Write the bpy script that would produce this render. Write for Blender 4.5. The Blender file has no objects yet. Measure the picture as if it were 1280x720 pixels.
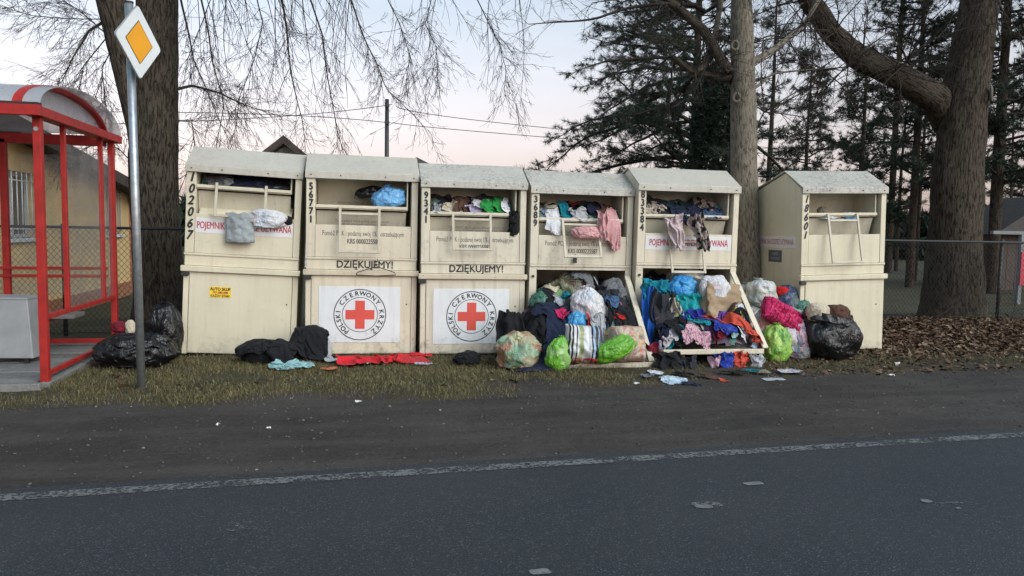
import bpy, bmesh, math, random
import numpy as np
from mathutils import Matrix, Vector

R_ = math.radians
scene = bpy.context.scene
COL = scene.collection
PI = math.pi

# ------------------------------------------------------------------ camera
F_PX, IW, IH = 950.0, 1280, 720
EYE = np.array([0.0, 0.0, 1.36])
YAW, PITCH, ROLL = R_(-11.7), R_(90 - 4.5), R_(1.0)
CROT = Matrix.Rotation(YAW, 3, 'Z') @ Matrix.Rotation(PITCH, 3, 'X') @ Matrix.Rotation(ROLL, 3, 'Z')
cam_d = bpy.data.cameras.new('camera')
cam = bpy.data.objects.new('camera', cam_d)
COL.objects.link(cam)
cam.matrix_world = Matrix.Translation(EYE) @ CROT.to_4x4()
cam_d.sensor_width = 36.0
cam_d.lens = F_PX / IW * 36.0
cam_d.clip_end = 3000.0
cam_d.clip_start = 0.05
scene.camera = cam

# ------------------------------------------------------------------ sky, sun, exposure
SUN_EL, SUN_AZ = R_(36), R_(144)      # azimuth clockwise from +Y: behind the camera, to the right
world = bpy.data.worlds.new('World')
scene.world = world
world.use_nodes = True
wn, wl = world.node_tree.nodes, world.node_tree.links
wn.clear()
w_out = wn.new('ShaderNodeOutputWorld')
w_bg = wn.new('ShaderNodeBackground')
w_sky = wn.new('ShaderNodeTexSky')
w_sky.sky_type = 'NISHITA'
w_sky.sun_disc = False
w_sky.sun_elevation = SUN_EL
w_sky.sun_rotation = SUN_AZ
w_sky.air_density = 1.0
w_sky.dust_density = 2.2
w_sky.ozone_density = 1.6
w_tc = wn.new('ShaderNodeTexCoord')
w_sep = wn.new('ShaderNodeSeparateXYZ')
w_ramp = wn.new('ShaderNodeValToRGB')          # afterglow: rose near the horizon, pale blue above
cr = w_ramp.color_ramp
cr.elements[0].position = 0.0;  cr.elements[0].color = (1.14, 0.88, 0.79, 1)
cr.elements[1].position = 0.55; cr.elements[1].color = (0.60, 0.86, 1.06, 1)
e = cr.elements.new(0.10); e.color = (1.08, 0.92, 0.88, 1)
e = cr.elements.new(0.20); e.color = (0.99, 0.97, 0.99, 1)
e = cr.elements.new(0.33); e.color = (0.82, 0.95, 1.04, 1)
w_hsv = wn.new('ShaderNodeHueSaturation')
w_hsv.inputs['Saturation'].default_value = 0.25
w_mul = wn.new('ShaderNodeMix'); w_mul.data_type = 'RGBA'; w_mul.blend_type = 'MULTIPLY'
w_mul.inputs[0].default_value = 1.0
w_map = wn.new('ShaderNodeMapping'); w_map.inputs['Scale'].default_value = (1.2, 1.2, 6.0)
w_noi = wn.new('ShaderNodeTexNoise'); w_noi.inputs['Scale'].default_value = 1.6; w_noi.inputs['Detail'].default_value = 4
w_mr = wn.new('ShaderNodeMapRange')
w_mr.inputs[1].default_value = 0.35; w_mr.inputs[2].default_value = 0.75
w_mr.inputs[3].default_value = 0.93; w_mr.inputs[4].default_value = 1.08
w_mul2 = wn.new('ShaderNodeMix'); w_mul2.data_type = 'RGBA'; w_mul2.blend_type = 'MULTIPLY'
w_mul2.inputs[0].default_value = 1.0
wl.new(w_tc.outputs['Generated'], w_sep.inputs[0])
wl.new(w_sep.outputs['Z'], w_ramp.inputs[0])
wl.new(w_sky.outputs[0], w_hsv.inputs['Color'])
wl.new(w_hsv.outputs[0], w_mul.inputs[6])
wl.new(w_ramp.outputs[0], w_mul.inputs[7])
wl.new(w_tc.outputs['Generated'], w_map.inputs[0])
wl.new(w_map.outputs[0], w_noi.inputs[0])
wl.new(w_noi.outputs[0], w_mr.inputs[0])
wl.new(w_mul.outputs[2], w_mul2.inputs[6])
wl.new(w_mr.outputs[0], w_mul2.inputs[7])
wl.new(w_mul2.outputs[2], w_bg.inputs[0])
w_bg.inputs[1].default_value = 0.15
wl.new(w_bg.outputs[0], w_out.inputs[0])

sun_d = bpy.data.lights.new('sun', 'SUN')
sun_d.energy = 1.25
sun_d.angle = R_(50)
sun_d.color = (1.0, 0.87, 0.72)
sun = bpy.data.objects.new('sun', sun_d)
COL.objects.link(sun)
sdir = Vector((math.sin(SUN_AZ) * math.cos(SUN_EL), math.cos(SUN_AZ) * math.cos(SUN_EL), math.sin(SUN_EL)))
sun.rotation_euler = sdir.to_track_quat('Z', 'Y').to_euler()

scene.view_settings.view_transform = 'Standard'
scene.view_settings.look = 'None'
scene.view_settings.gamma = 1.0
scene.view_settings.exposure = 0.50

# ------------------------------------------------------------------ survey helpers (photo measurement -> metres)
_CR = np.array(CROT)
def _ray(px, py):
    return _CR @ np.array([(px - IW / 2) / F_PX, -(py - IH / 2) / F_PX, -1.0])
def atY(px, py, Y):
    d = _ray(px, py); return EYE + d * (Y / d[1])
def atX(px, py, X):
    d = _ray(px, py); return EYE + d * (X / d[0])
def atZ(px, py, z=0.0):
    d = _ray(px, py); return EYE + d * ((z - EYE[2]) / d[2])

# ------------------------------------------------------------------ noise
_rng = np.random.default_rng(7)
_perm = np.concatenate([_rng.permutation(256)] * 3).astype(np.int64)
_grad = _rng.normal(size=(256, 3)); _grad /= np.linalg.norm(_grad, axis=1)[:, None]
def perlin(P):
    P = np.asarray(P, float) + 100.0
    I = np.floor(P).astype(np.int64); Fr = P - I
    I &= 255
    u = Fr * Fr * Fr * (Fr * (Fr * 6 - 15) + 10)
    def g(dx, dy, dz):
        h = _perm[_perm[_perm[(I[..., 0] + dx) & 255] + ((I[..., 1] + dy) & 255)] + ((I[..., 2] + dz) & 255)]
        G = _grad[h & 255]
        return G[..., 0] * (Fr[..., 0] - dx) + G[..., 1] * (Fr[..., 1] - dy) + G[..., 2] * (Fr[..., 2] - dz)
    def L(a, b, t): return a + (b - a) * t
    x, y, z = u[..., 0], u[..., 1], u[..., 2]
    return L(L(L(g(0,0,0), g(1,0,0), x), L(g(0,1,0), g(1,1,0), x), y),
             L(L(g(0,0,1), g(1,0,1), x), L(g(0,1,1), g(1,1,1), x), y), z) * 1.6
def fbm(P, octs=4):
    a, s, f = 0, 1.0, 1.0
    for _ in range(octs):
        a = a + s * perlin(np.asarray(P) * f); s *= 0.5; f *= 2.03
    return a

# ------------------------------------------------------------------ object helpers
def thing(name, label, cat, loc=(0, 0, 0), rot=(0, 0, 0), group=None):
    o = bpy.data.objects.new(name, None); COL.objects.link(o)
    o.location = loc; o.rotation_euler = rot
    o.empty_display_size = 0.1
    o['label'] = label; o['category'] = cat
    if group: o['group'] = group
    return o
def tag(o, label, cat, group=None):
    o['label'] = label; o['category'] = cat
    if group: o['group'] = group
    return o
def structure(o):
    o['kind'] = 'structure'; return o
def stuff(o, label=None, cat=None):
    o['kind'] = 'stuff'
    if label: o['label'] = label
    if cat: o['category'] = cat
    return o
def mesh_obj(name, V, Fc, mat, parent=None, smooth=False, loc=None, uv=None):
    me = bpy.data.meshes.new(name)
    if uv is None and 'UVW' in globals(): uv = UVW.get(id(V))
    V = np.asarray(V, float)
    if isinstance(Fc, np.ndarray):
        k = Fc.shape[1]; n = len(Fc)
        me.vertices.add(len(V)); me.vertices.foreach_set('co', V.ravel())
        me.loops.add(n * k); me.loops.foreach_set('vertex_index', Fc.astype(np.int32).ravel())
        me.polygons.add(n)
        me.polygons.foreach_set('loop_start', np.arange(0, n * k, k, dtype=np.int32))
        me.polygons.foreach_set('loop_total', np.full(n, k, dtype=np.int32))
        me.update(calc_edges=True)
    else:
        me.from_pydata(V.tolist(), [], Fc); me.update()
    if uv is not None:
        lay = me.uv_layers.new(name='UVMap')
        idx = np.zeros(len(me.loops), dtype=np.int32); me.loops.foreach_get('vertex_index', idx)
        lay.data.foreach_set('uv', np.asarray(uv, float)[idx].astype(np.float32).ravel())
    if smooth: me.polygons.foreach_set('use_smooth', np.ones(len(me.polygons), dtype=bool))
    for m in (mat if isinstance(mat, (list, tuple)) else [mat]):
        me.materials.append(m)
    o = bpy.data.objects.new(name, me); COL.objects.link(o)
    if parent is not None: o.parent = parent
    if loc is not None: o.location = loc
    return o
def copy_obj(o, parent=None, loc=None):
    c = o.copy(); COL.objects.link(c)
    if parent is not None: c.parent = parent
    if loc is not None: c.location = loc
    return c
def box_vf(x0, x1, y0, y1, z0, z1):
    V = [(x0,y0,z0),(x1,y0,z0),(x1,y1,z0),(x0,y1,z0),(x0,y0,z1),(x1,y0,z1),(x1,y1,z1),(x0,y1,z1)]
    Fc = [(0,3,2,1),(4,5,6,7),(0,1,5,4),(1,2,6,5),(2,3,7,6),(3,0,4,7)]
    return V, Fc
def bevel(o, w=0.003, seg=2):
    m = o.modifiers.new('bevel', 'BEVEL'); m.width = w; m.segments = seg; m.limit_method = 'ANGLE'
    m.harden_normals = False
    return o
def box(name, x0, x1, y0, y1, z0, z1, mat, parent=None, bev=0.003):
    V, Fc = box_vf(x0, x1, y0, y1, z0, z1)
    o = mesh_obj(name, V, Fc, mat, parent)
    if bev: bevel(o, bev)
    return o
def prism(name, poly, axis, a, b, mat, parent=None, bev=0.0):
    """poly: 2-D outline; axis: 'x' extrudes a (y,z) outline from x=a to x=b; 'y' a (x,z); 'z' a (x,y)."""
    n = len(poly); V = []
    for t in (a, b):
        for (u, v) in poly:
            V.append({'x': (t, u, v), 'y': (u, t, v), 'z': (u, v, t)}[axis])
    Fc = [tuple(range(n - 1, -1, -1)), tuple(range(n, 2 * n))]
    for i in range(n):
        j = (i + 1) % n; Fc.append((i, j, n + j, n + i))
    o = mesh_obj(name, V, Fc, mat, parent)
    bm = bmesh.new(); bm.from_mesh(o.data); bmesh.ops.recalc_face_normals(bm, faces=bm.faces[:]); bm.to_mesh(o.data); bm.free()
    if bev: bevel(o, bev)
    return o
class Tubes:
    def __init__(s): s.V = []; s.F = []; s.n = 0
    def add(s, pts, rad, k=4):
        pts = np.asarray(pts, float); m = len(pts)
        rad = np.broadcast_to(np.asarray(rad, float), (m,))
        T = np.gradient(pts, axis=0); T /= np.linalg.norm(T, axis=1)[:, None] + 1e-9
        ref = np.array([0.31, 0.22, 0.92]) if abs(T[0, 2]) < 0.9 else np.array([0.95, 0.2, 0.1])
        U = np.cross(T, ref); U /= np.linalg.norm(U, axis=1)[:, None] + 1e-9
        W = np.cross(T, U)
        a = np.arange(k) * 2 * PI / k
        ring = pts[:, None, :] + rad[:, None, None] * (np.cos(a)[None, :, None] * U[:, None, :] + np.sin(a)[None, :, None] * W[:, None, :])
        i = np.arange(m - 1)[:, None] * k; j = np.arange(k)[None, :]; j2 = (j + 1) % k
        s.F.append((np.stack([i + j, i + j2, i + k + j2, i + k + j], -1).reshape(-1, 4)) + s.n)
        s.V.append(ring.reshape(-1, 3)); s.n += m * k
    def build(s, name, mat, parent=None, smooth=True):
        return mesh_obj(name, np.concatenate(s.V), np.concatenate(s.F), mat, parent, smooth)
def tube(name, pts, rad, mat, parent=None, k=10, caps=True):
    t = Tubes(); t.add(pts, rad, k)
    V = np.concatenate(t.V); Fc = [tuple(f) for f in np.concatenate(t.F).tolist()]
    if caps:
        Fc.append(tuple(range(k - 1, -1, -1))); n = len(V); Fc.append(tuple(range(n - k, n)))
    o = mesh_obj(name, V, Fc, mat, parent)
    me = o.data
    sm = np.ones(len(me.polygons), dtype=bool)
    if caps: sm[-2:] = False
    me.polygons.foreach_set('use_smooth', sm)
    return o

# ------------------------------------------------------------------ lettering
_txt = {}
def text_mesh(s, size=1.0, bold=0.0, shear=0.0, xs=1.0):
    key = (s, size, bold, shear, xs)
    if key in _txt: return _txt[key]
    c = bpy.data.curves.new('lettering', 'FONT')
    c.body = s; c.size = size; c.align_x = 'CENTER'; c.align_y = 'CENTER'
    c.shear = shear; c.resolution_u = 3; c.fill_mode = 'FRONT'
    o = bpy.data.objects.new('lettering', c)
    COL.objects.link(o)
    dg = bpy.context.evaluated_depsgraph_get()
    me = bpy.data.meshes.new_from_object(o.evaluated_get(dg))
    V = np.array([v.co[:] for v in me.vertices]).reshape(-1, 3)
    Fc = [tuple(p.vertices) for p in me.polygons]
    bpy.data.objects.remove(o); bpy.data.curves.remove(c); bpy.data.meshes.remove(me)
    if len(V): V[:, 0] *= xs
    _txt[key] = (V, Fc)
    return _txt[key]
def lettering(name, items, mat, parent, y):
    """items: (string, x, z, size, bold, shear, xscale, angle); flat print on a plane facing -Y at depth y."""
    AV, AF, n = [], [], 0
    for (s, x, z, size, bold, shear, xs, ang) in items:
        V, Fc = text_mesh(s, size, bold, shear, xs)
        if len(V) == 0: continue
        ca, sa = math.cos(ang), math.sin(ang)
        X = V[:, 0] * ca - V[:, 1] * sa + x; Z = V[:, 0] * sa + V[:, 1] * ca + z
        bb = bold * 0.8
        for q_, (ox, oz) in enumerate(((0, 0), (bb, 0), (-bb, 0), (0, bb), (0, -bb)) if bold > 0.0012 else ((0, 0),)):      # heavier stroke
            AV.append(np.stack([X + ox, np.full(len(X), y - 0.0002 * q_), Z + oz], 1)); AF += [tuple(i + n for i in f) for f in Fc]; n += len(V)
    return mesh_obj(name, np.concatenate(AV), AF, mat, parent)
# ------------------------------------------------------------------ materials
def nmat(name):
    m = bpy.data.materials.new(name); m.use_nodes = True
    nt = m.node_tree; b = nt.nodes['Principled BSDF']
    return m, nt, nt.nodes, nt.links, b
def coord(N, L, kind='Object', scale=(1, 1, 1)):
    tc = N.new('ShaderNodeTexCoord'); mp = N.new('ShaderNodeMapping')
    mp.inputs['Scale'].default_value = scale
    L.new(tc.outputs[kind], mp.inputs[0]); return mp.outputs[0]
def noise(N, L, vec, scale, detail=4, rough=0.55):
    n = N.new('ShaderNodeTexNoise'); n.inputs['Scale'].default_value = scale
    n.inputs['Detail'].default_value = detail; n.inputs['Roughness'].default_value = rough
    if vec is not None: L.new(vec, n.inputs['Vector'])
    return n.outputs[0]
def ramp(N, L, fac, stops, mode='LINEAR'):
    r = N.new('ShaderNodeValToRGB'); cr = r.color_ramp; cr.interpolation = mode
    for i, (p, c) in enumerate(stops):
        c = c if isinstance(c, (tuple, list)) else (c, c, c)
        if i < 2: el = cr.elements[i]; el.position = p
        else: el = cr.elements.new(p)
        el.color = tuple(c[:3]) + (1,)
    L.new(fac, r.inputs[0]); return r.outputs[0]
def mix(N, L, fac, a, b, mode='MIX'):
    m = N.new('ShaderNodeMix'); m.data_type = 'RGBA'; m.blend_type = mode
    for sock, v in ((m.inputs[0], fac), (m.inputs[6], a), (m.inputs[7], b)):
        if hasattr(v, 'links'): L.new(v, sock)
        elif isinstance(v, (tuple, list)): sock.default_value = tuple(v[:3]) + (1,)
        else: sock.default_value = v
    return m.outputs[2]
def bump(N, L, h, strength, dist, b, prev=None):
    n = N.new('ShaderNodeBump'); n.inputs['Strength'].default_value = strength; n.inputs['Distance'].default_value = dist
    L.new(h, n.inputs['Height'])
    if prev is not None: L.new(prev, n.inputs['Normal'])
    L.new(n.outputs[0], b.inputs['Normal']); return n.outputs[0]

def simple(name, rgb, rough=0.6, metal=0.0, var=0.12, scale=6.0, bmp=0.0, bscale=40, spec=0.5):
    m, nt, N, L, b = nmat(name)
    v = coord(N, L)
    n = noise(N, L, v, scale)
    c = ramp(N, L, n, [(0.3, tuple(x * (1 - var) for x in rgb)), (0.7, tuple(min(1, x * (1 + var)) for x in rgb))])
    L.new(c, b.inputs['Base Color'])
    b.inputs['Roughness'].default_value = rough; b.inputs['Metallic'].default_value = metal
    b.inputs['Specular IOR Level'].default_value = spec
    if bmp: bump(N, L, noise(N, L, v, bscale, 3), bmp, 0.01, b)
    return m

def bin_paint(name, rgb, rust=0.5, dirt=0.5, lichen=0.0):
    m, nt, N, L, b = nmat(name)
    tc = N.new('ShaderNodeTexCoord'); oi = N.new('ShaderNodeObjectInfo')
    add = N.new('ShaderNodeVectorMath'); add.operation = 'ADD'
    mul = N.new('ShaderNodeVectorMath'); mul.operation = 'SCALE'; mul.inputs['Scale'].default_value = 37.0
    L.new(oi.outputs['Location'], mul.inputs[0])
    L.new(tc.outputs['Object'], add.inputs[0]); L.new(mul.outputs[0], add.inputs[1])
    v = add.outputs[0]
    mp = N.new('ShaderNodeMapping'); mp.inputs['Scale'].default_value = (14, 14, 1.1); L.new(v, mp.inputs[0])
    streak = noise(N, L, mp.outputs[0], 1.0, 5, 0.6)
    big = noise(N, L, v, 2.2, 5, 0.6)
    fine = noise(N, L, v, 60, 3)
    col = ramp(N, L, big, [(0.3, tuple(x * 0.90 for x in rgb)), (0.7, rgb)])
    col = mix(N, L, ramp(N, L, streak, [(0.50, 0.0), (0.75, 0.45 * dirt)]), col, (0.22, 0.19, 0.145))
    grime = noise(N, L, v, 9, 6, 0.7)
    col = mix(N, L, ramp(N, L, grime, [(0.56, 0.0), (0.80, 0.55 * dirt)]), col, (0.24, 0.21, 0.17))
    rn = noise(N, L, v, 26, 6, 0.75)
    col = mix(N, L, ramp(N, L, rn, [(0.67 - 0.05 * rust, 0.0), (0.71 - 0.05 * rust, min(1, 1.4 * rust))]), col, (0.15, 0.062, 0.027))
    if lichen:
        ln = noise(N, L, v, 34, 8, 0.8); lb = noise(N, L, v, 3.0, 3)
        mm = N.new('ShaderNodeMath'); mm.operation = 'MULTIPLY'
        L.new(ramp(N, L, ln, [(0.47, 0.0), (0.56, 1.0)]), mm.inputs[0])
        L.new(ramp(N, L, lb, [(0.38, 0.15), (0.62, lichen)]), mm.inputs[1])
        col = mix(N, L, mm.outputs[0], col, (0.135, 0.13, 0.12))
    sz = N.new('ShaderNodeSeparateXYZ'); L.new(tc.outputs['Object'], sz.inputs[0])
    mud = N.new('ShaderNodeMapRange'); mud.inputs[1].default_value = 0.0; mud.inputs[2].default_value = 0.34; mud.inputs[3].default_value = 0.30; mud.inputs[4].default_value = 0.0
    L.new(sz.outputs['Z'], mud.inputs[0])
    ma = N.new('ShaderNodeMath'); ma.operation = 'ADD'; L.new(mud.outputs[0], ma.inputs[0]); L.new(grime, ma.inputs[1])
    col = mix(N, L, ramp(N, L, ma.outputs[0], [(0.66, 0.0), (0.92, 0.85 * dirt)]), col, (0.13, 0.105, 0.075))
    mp3 = N.new('ShaderNodeMapping'); mp3.inputs['Scale'].default_value = (38, 38, 1.4); L.new(v, mp3.inputs[0])
    col = mix(N, L, ramp(N, L, noise(N, L, mp3.outputs[0], 1.0, 3, 0.5), [(0.70, 0.0), (0.80, 0.55 * rust)]), col, (0.22, 0.10, 0.045))
    L.new(col, b.inputs['Base Color'])
    L.new(ramp(N, L, grime, [(0.3, 0.36), (0.8, 0.62)]), b.inputs['Roughness'])
    mp2 = N.new('ShaderNodeMapping'); mp2.inputs['Scale'].default_value = (2.6, 2.6, 1.8); L.new(v, mp2.inputs[0])
    p = bump(N, L, noise(N, L, mp2.outputs[0], 1.0, 2), 0.55, 0.035, b)
    bump(N, L, fine, 0.06, 0.002, b, p)
    return m

CREAM = (0.68, 0.60, 0.455)
M = {}
M['bin_clean'] = bin_paint('cream enamel', (0.67, 0.60, 0.44), 0.18, 0.45)
M['bin_worn'] = bin_paint('worn cream enamel', CREAM, 0.45, 0.75)
M['bin_dirty'] = bin_paint('dirty cream enamel', (0.65, 0.585, 0.455), 0.55, 0.95)
M['roof_grey'] = bin_paint('weathered grey-cream roof', (0.53, 0.49, 0.41), 0.10, 0.5, 0.06)
M['roof_lichen'] = bin_paint('lichen speckled roof', (0.53, 0.50, 0.43), 0.2, 0.6, 0.65)
M['rusty_bar'] = bin_paint('rusty cream bar', (0.60, 0.52, 0.38), 1.0, 0.6)
M['inner_panel'] = bin_paint('cream inner panel', (0.60, 0.545, 0.42), 0.15, 0.7)
M['placard'] = bin_paint('white placard', (0.72, 0.73, 0.73), 0.05, 0.38)
M['strip_white'] = bin_paint('pale sign strip', (0.72, 0.70, 0.69), 0.0, 0.2)
M['red_print'] = simple('red print', (0.62, 0.075, 0.055), 0.5, var=0.08)
M['crimson_print'] = simple('crimson print', (0.45, 0.03, 0.06), 0.5, var=0.1)
M['black_print'] = simple('black print', (0.018, 0.018, 0.018), 0.55)
M['grey_print'] = simple('faded dark print', (0.10, 0.095, 0.085), 0.6, var=0.5, scale=30)
M['yellow_sticker'] = simple('yellow sticker', (0.82, 0.56, 0.03), 0.5)
M['dark_plate'] = simple('dark plate', (0.09, 0.10, 0.11), 0.5)
M['pale_print'] = simple('pale print', (0.45, 0.47, 0.48), 0.5)
M['red_paint'] = simple('red powder coat', (0.34, 0.020, 0.016), 0.5, var=0.22, scale=9, bmp=0.06, spec=0.3)
M['galv'] = simple('galvanised steel', (0.36, 0.38, 0.39), 0.42, 0.75, var=0.18, scale=25)
M['steel'] = simple('grey sheet steel', (0.40, 0.41, 0.41), 0.5, 0.35, var=0.15, scale=5)
M['dark_metal'] = simple('dark steel', (0.045, 0.045, 0.045), 0.5, 0.5)
M['wire'] = simple('black coated wire', (0.022, 0.024, 0.022), 0.5)
M['sign_white'] = simple('sign white', (0.72, 0.74, 0.73), 0.35, var=0.05)
M['sign_yellow'] = simple('sign amber', (0.80, 0.35, 0.022), 0.35, var=0.06)
M['sign_black'] = simple('sign black', (0.02, 0.02, 0.02), 0.4)
M['tile_dark'] = simple('dark roof', (0.045, 0.038, 0.034), 0.7, var=0.3, scale=12, bmp=0.4, bscale=30)
M['soffit'] = simple('brown timber', (0.055, 0.036, 0.026), 0.7, var=0.25, scale=20)
M['house_white'] = simple('white render', (0.62, 0.60, 0.58), 0.85)
M['win_frame'] = simple('white window frame', (0.66, 0.66, 0.64), 0.5)
M['brick_trim'] = simple('terracotta trim', (0.36, 0.15, 0.075), 0.8, var=0.3, scale=14)
M['foil'] = simple('litter white', (0.66, 0.66, 0.64), 0.6)
M['cardboard'] = simple('cardboard', (0.30, 0.215, 0.13), 0.85, var=0.16, scale=12, bmp=0.6, bscale=14)
M['needles'] = None

def plaster(name, rgb):
    m, nt, N, L, b = nmat(name)
    v = coord(N, L)
    c = ramp(N, L, noise(N, L, v, 0.8, 6, 0.6), [(0.3, tuple(x * 0.84 for x in rgb)), (0.7, rgb)])
    mp = coord(N, L, 'Object', (6, 6, 0.6))
    c = mix(N, L, ramp(N, L, noise(N, L, mp, 1, 4), [(0.55, 0.0), (0.8, 0.35)]), c, tuple(x * 0.55 for x in rgb))
    L.new(c, b.inputs['Base Color']); b.inputs['Roughness'].default_value = 0.9
    bump(N, L, noise(N, L, v, 60, 4), 0.3, 0.01, b)
    return m
M['yellow_wall'] = plaster('yellow render', (0.80, 0.55, 0.25))

def glassy(name, tint, alpha, rough=0.08, dirt=0.3):
    m, nt, N, L, b = nmat(name)
    out = N['Material Output']
    tr = N.new('ShaderNodeBsdfTransparent'); mx = N.new('ShaderNodeMixShader')
    v = coord(N, L)
    n = noise(N, L, v, 3.5, 6, 0.7)
    fac = ramp(N, L, n, [(0.35, alpha), (0.75, min(1, alpha + dirt))])
    b.inputs['Base Color'].default_value = tint + (1,)
    b.inputs['Roughness'].default_value = rough
    L.new(fac, mx.inputs[0]); L.new(tr.outputs[0], mx.inputs[1]); L.new(b.outputs[0], mx.inputs[2])
    L.new(mx.outputs[0], out.inputs[0])
    return m
M['glass'] = glassy('smeared shelter glass', (0.22, 0.23, 0.23), 0.08, 0.06, 0.20)
M['poly_roof'] = glassy('weathered polycarbonate', (0.42, 0.44, 0.47), 0.48, 0.2, 0.25)
mg, nt, N, L, b = nmat('window glass'); b.inputs['Base Color'].default_value = (0.035, 0.045, 0.05, 1); b.inputs['Roughness'].default_value = 0.05
M['window_glass'] = mg

def bark(name, c0, c1, scale=1.0, dist=0.03):
    m, nt, N, L, b = nmat(name)
    v = coord(N, L, 'UV', (46 * scale, 7.5 * scale, 1))
    nz = N.new('ShaderNodeTexNoise'); nz.inputs['Scale'].default_value = 1.0; nz.inputs['Detail'].default_value = 8
    nz.inputs['Roughness'].default_value = 0.62; nz.inputs['Distortion'].default_value = 0.7; L.new(v, nz.inputs['Vector'])
    fi = noise(N, L, coord(N, L, 'UV', (120 * scale, 38 * scale, 1)), 1.0, 4, 0.6)
    rd = ramp(N, L, nz.outputs[0], [(0.36, 0.0), (0.50, 0.75), (0.62, 1.0)])
    hm = N.new('ShaderNodeMath'); hm.operation = 'MULTIPLY_ADD'; hm.inputs[1].default_value = 0.35
    L.new(fi, hm.inputs[0]); L.new(rd, hm.inputs[2])
    mid = tuple((x * 0.6 + y * 0.4) for x, y in zip(c0, c1))
    col = ramp(N, L, hm.outputs[0], [(0.10, c0), (1.25, c1), (0.65, mid)])
    mo = noise(N, L, coord(N, L), 1.3, 4)
    col = mix(N, L, ramp(N, L, mo, [(0.5, 0.0), (0.75, 0.35)]), col, (0.075, 0.08, 0.05))
    L.new(col, b.inputs['Base Color']); b.inputs['Roughness'].default_value = 0.95
    b.inputs['Specular IOR Level'].default_value = 0.15
    bump(N, L, hm.outputs[0], 0.8, dist, b)
    return m
M['bark_dark'] = bark('furrowed bark', (0.016, 0.013, 0.010), (0.090, 0.070, 0.052))
M['bark_pale'] = bark('smooth grey bark', (0.085, 0.072, 0.056), (0.235, 0.20, 0.155), 1.4, 0.012)
M['bark_pine'] = bark('pine bark', (0.014, 0.011, 0.009), (0.070, 0.050, 0.037))
M['twig'] = simple('twig bark', (0.045, 0.036, 0.030), 0.9, var=0.3, scale=3, spec=0.2)

def island_mat(name, stops, rough=0.8, trans=0.0):
    m, nt, N, L, b = nmat(name)
    g = N.new('ShaderNodeNewGeometry')
    c = ramp(N, L, g.outputs['Random Per Island'], stops)
    L.new(c, b.inputs['Base Color']); b.inputs['Roughness'].default_value = rough
    b.inputs['Specular IOR Level'].default_value = 0.25
    return m
M['needles'] = island_mat('pine needles', [(0.0, (0.022, 0.034, 0.026)), (0.5, (0.042, 0.060, 0.044)), (1.0, (0.075, 0.092, 0.066))])
M['needles_dark'] = island_mat('dark conifer', [(0.0, (0.016, 0.027, 0.019)), (1.0, (0.048, 0.066, 0.044))])
M['grass'] = island_mat('dry verge grass', [(0.0, (0.085, 0.068, 0.032)), (0.45, (0.175, 0.135, 0.062)), (0.72, (0.125, 0.125, 0.045)), (1.0, (0.34, 0.27, 0.15))])
M['leaf'] = island_mat('dead leaves', [(0.0, (0.045, 0.026, 0.016)), (0.4, (0.100, 0.056, 0.032)), (0.8, (0.155, 0.095, 0.058)), (1.0, (0.26, 0.19, 0.13))])
M['gravel'] = island_mat('gravel', [(0.0, (0.03, 0.028, 0.026)), (0.6, (0.075, 0.07, 0.065)), (0.97, (0.12, 0.11, 0.10)), (1.0, (0.26, 0.25, 0.23))])

def asphalt():
    m, nt, N, L, b = nmat('asphalt')
    v = coord(N, L)
    vo = N.new('ShaderNodeTexVoronoi'); vo.inputs['Scale'].default_value = 120; L.new(v, vo.inputs['Vector'])
    sep = N.new('ShaderNodeSeparateColor'); L.new(vo.outputs['Color'], sep.inputs[0])
    vd = ramp(N, L, vo.outputs['Distance'], [(0.25, 1.0), (0.6, 0.0)])
    base = ramp(N, L, sep.outputs[0], [(0.0, (0.026, 0.029, 0.033)), (0.60, (0.040, 0.045, 0.050)), (0.86, (0.064, 0.070, 0.076)), (0.97, (0.14, 0.145, 0.15))])
    col = mix(N, L, vd, (0.016, 0.019, 0.023), base)
    big = noise(N, L, v, 0.7, 6, 0.6)
    col = mix(N, L, ramp(N, L, big, [(0.35, 0.0), (0.7, 0.35)]), col, (0.062, 0.064, 0.066))
    tr = noise(N, L, coord(N, L, 'Object', (0.15, 1.6, 1)), 1.0, 4)
    col = mix(N, L, ramp(N, L, tr, [(0.45, 0.0), (0.72, 0.30)]), col, (0.024, 0.026, 0.029))
    L.new(col, b.inputs['Base Color'])
    L.new(ramp(N, L, big, [(0.3, 0.62), (0.7, 0.85)]), b.inputs['Roughness'])
    b.inputs['Specular IOR Level'].default_value = 0.35
    bump(N, L, vd, 0.55, 0.006, b)
    return m
M['asphalt'] = asphalt()

def dirt(name, c0, c1, c2):
    m, nt, N, L, b = nmat(name)
    v = coord(N, L)
    n1 = noise(N, L, v, 1.1, 7, 0.65); n2 = noise(N, L, v, 38, 6, 0.7)
    col = ramp(N, L, n1, [(0.3, c0), (0.55, c1), (0.75, c2)])
    col = mix(N, L, ramp(N, L, n2, [(0.35, 0.55), (0.6, 0.0)]), col, tuple(x * 0.5 for x in c0))
    col = mix(N, L, ramp(N, L, n2, [(0.62, 0.0), (0.75, 0.5)]), col, tuple(min(1, x * 2.0) for x in c2))
    st = noise(N, L, coord(N, L, 'Object', (0.35, 3.0, 1)), 1.2, 5)
    col = mix(N, L, ramp(N, L, st, [(0.45, 0.0), (0.7, 0.5)]), col, c2)
    L.new(col, b.inputs['Base Color']); b.inputs['Roughness'].default_value = 0.92
    b.inputs['Specular IOR Level'].default_value = 0.2
    p = bump(N, L, n2, 0.7, 0.012, b)
    bump(N, L, noise(N, L, v, 7, 5), 0.4, 0.04, b, p)
    return m
M['dirt'] = dirt('packed dirt and cinder', (0.036, 0.030, 0.027), (0.060, 0.051, 0.045), (0.086, 0.074, 0.065))
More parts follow.
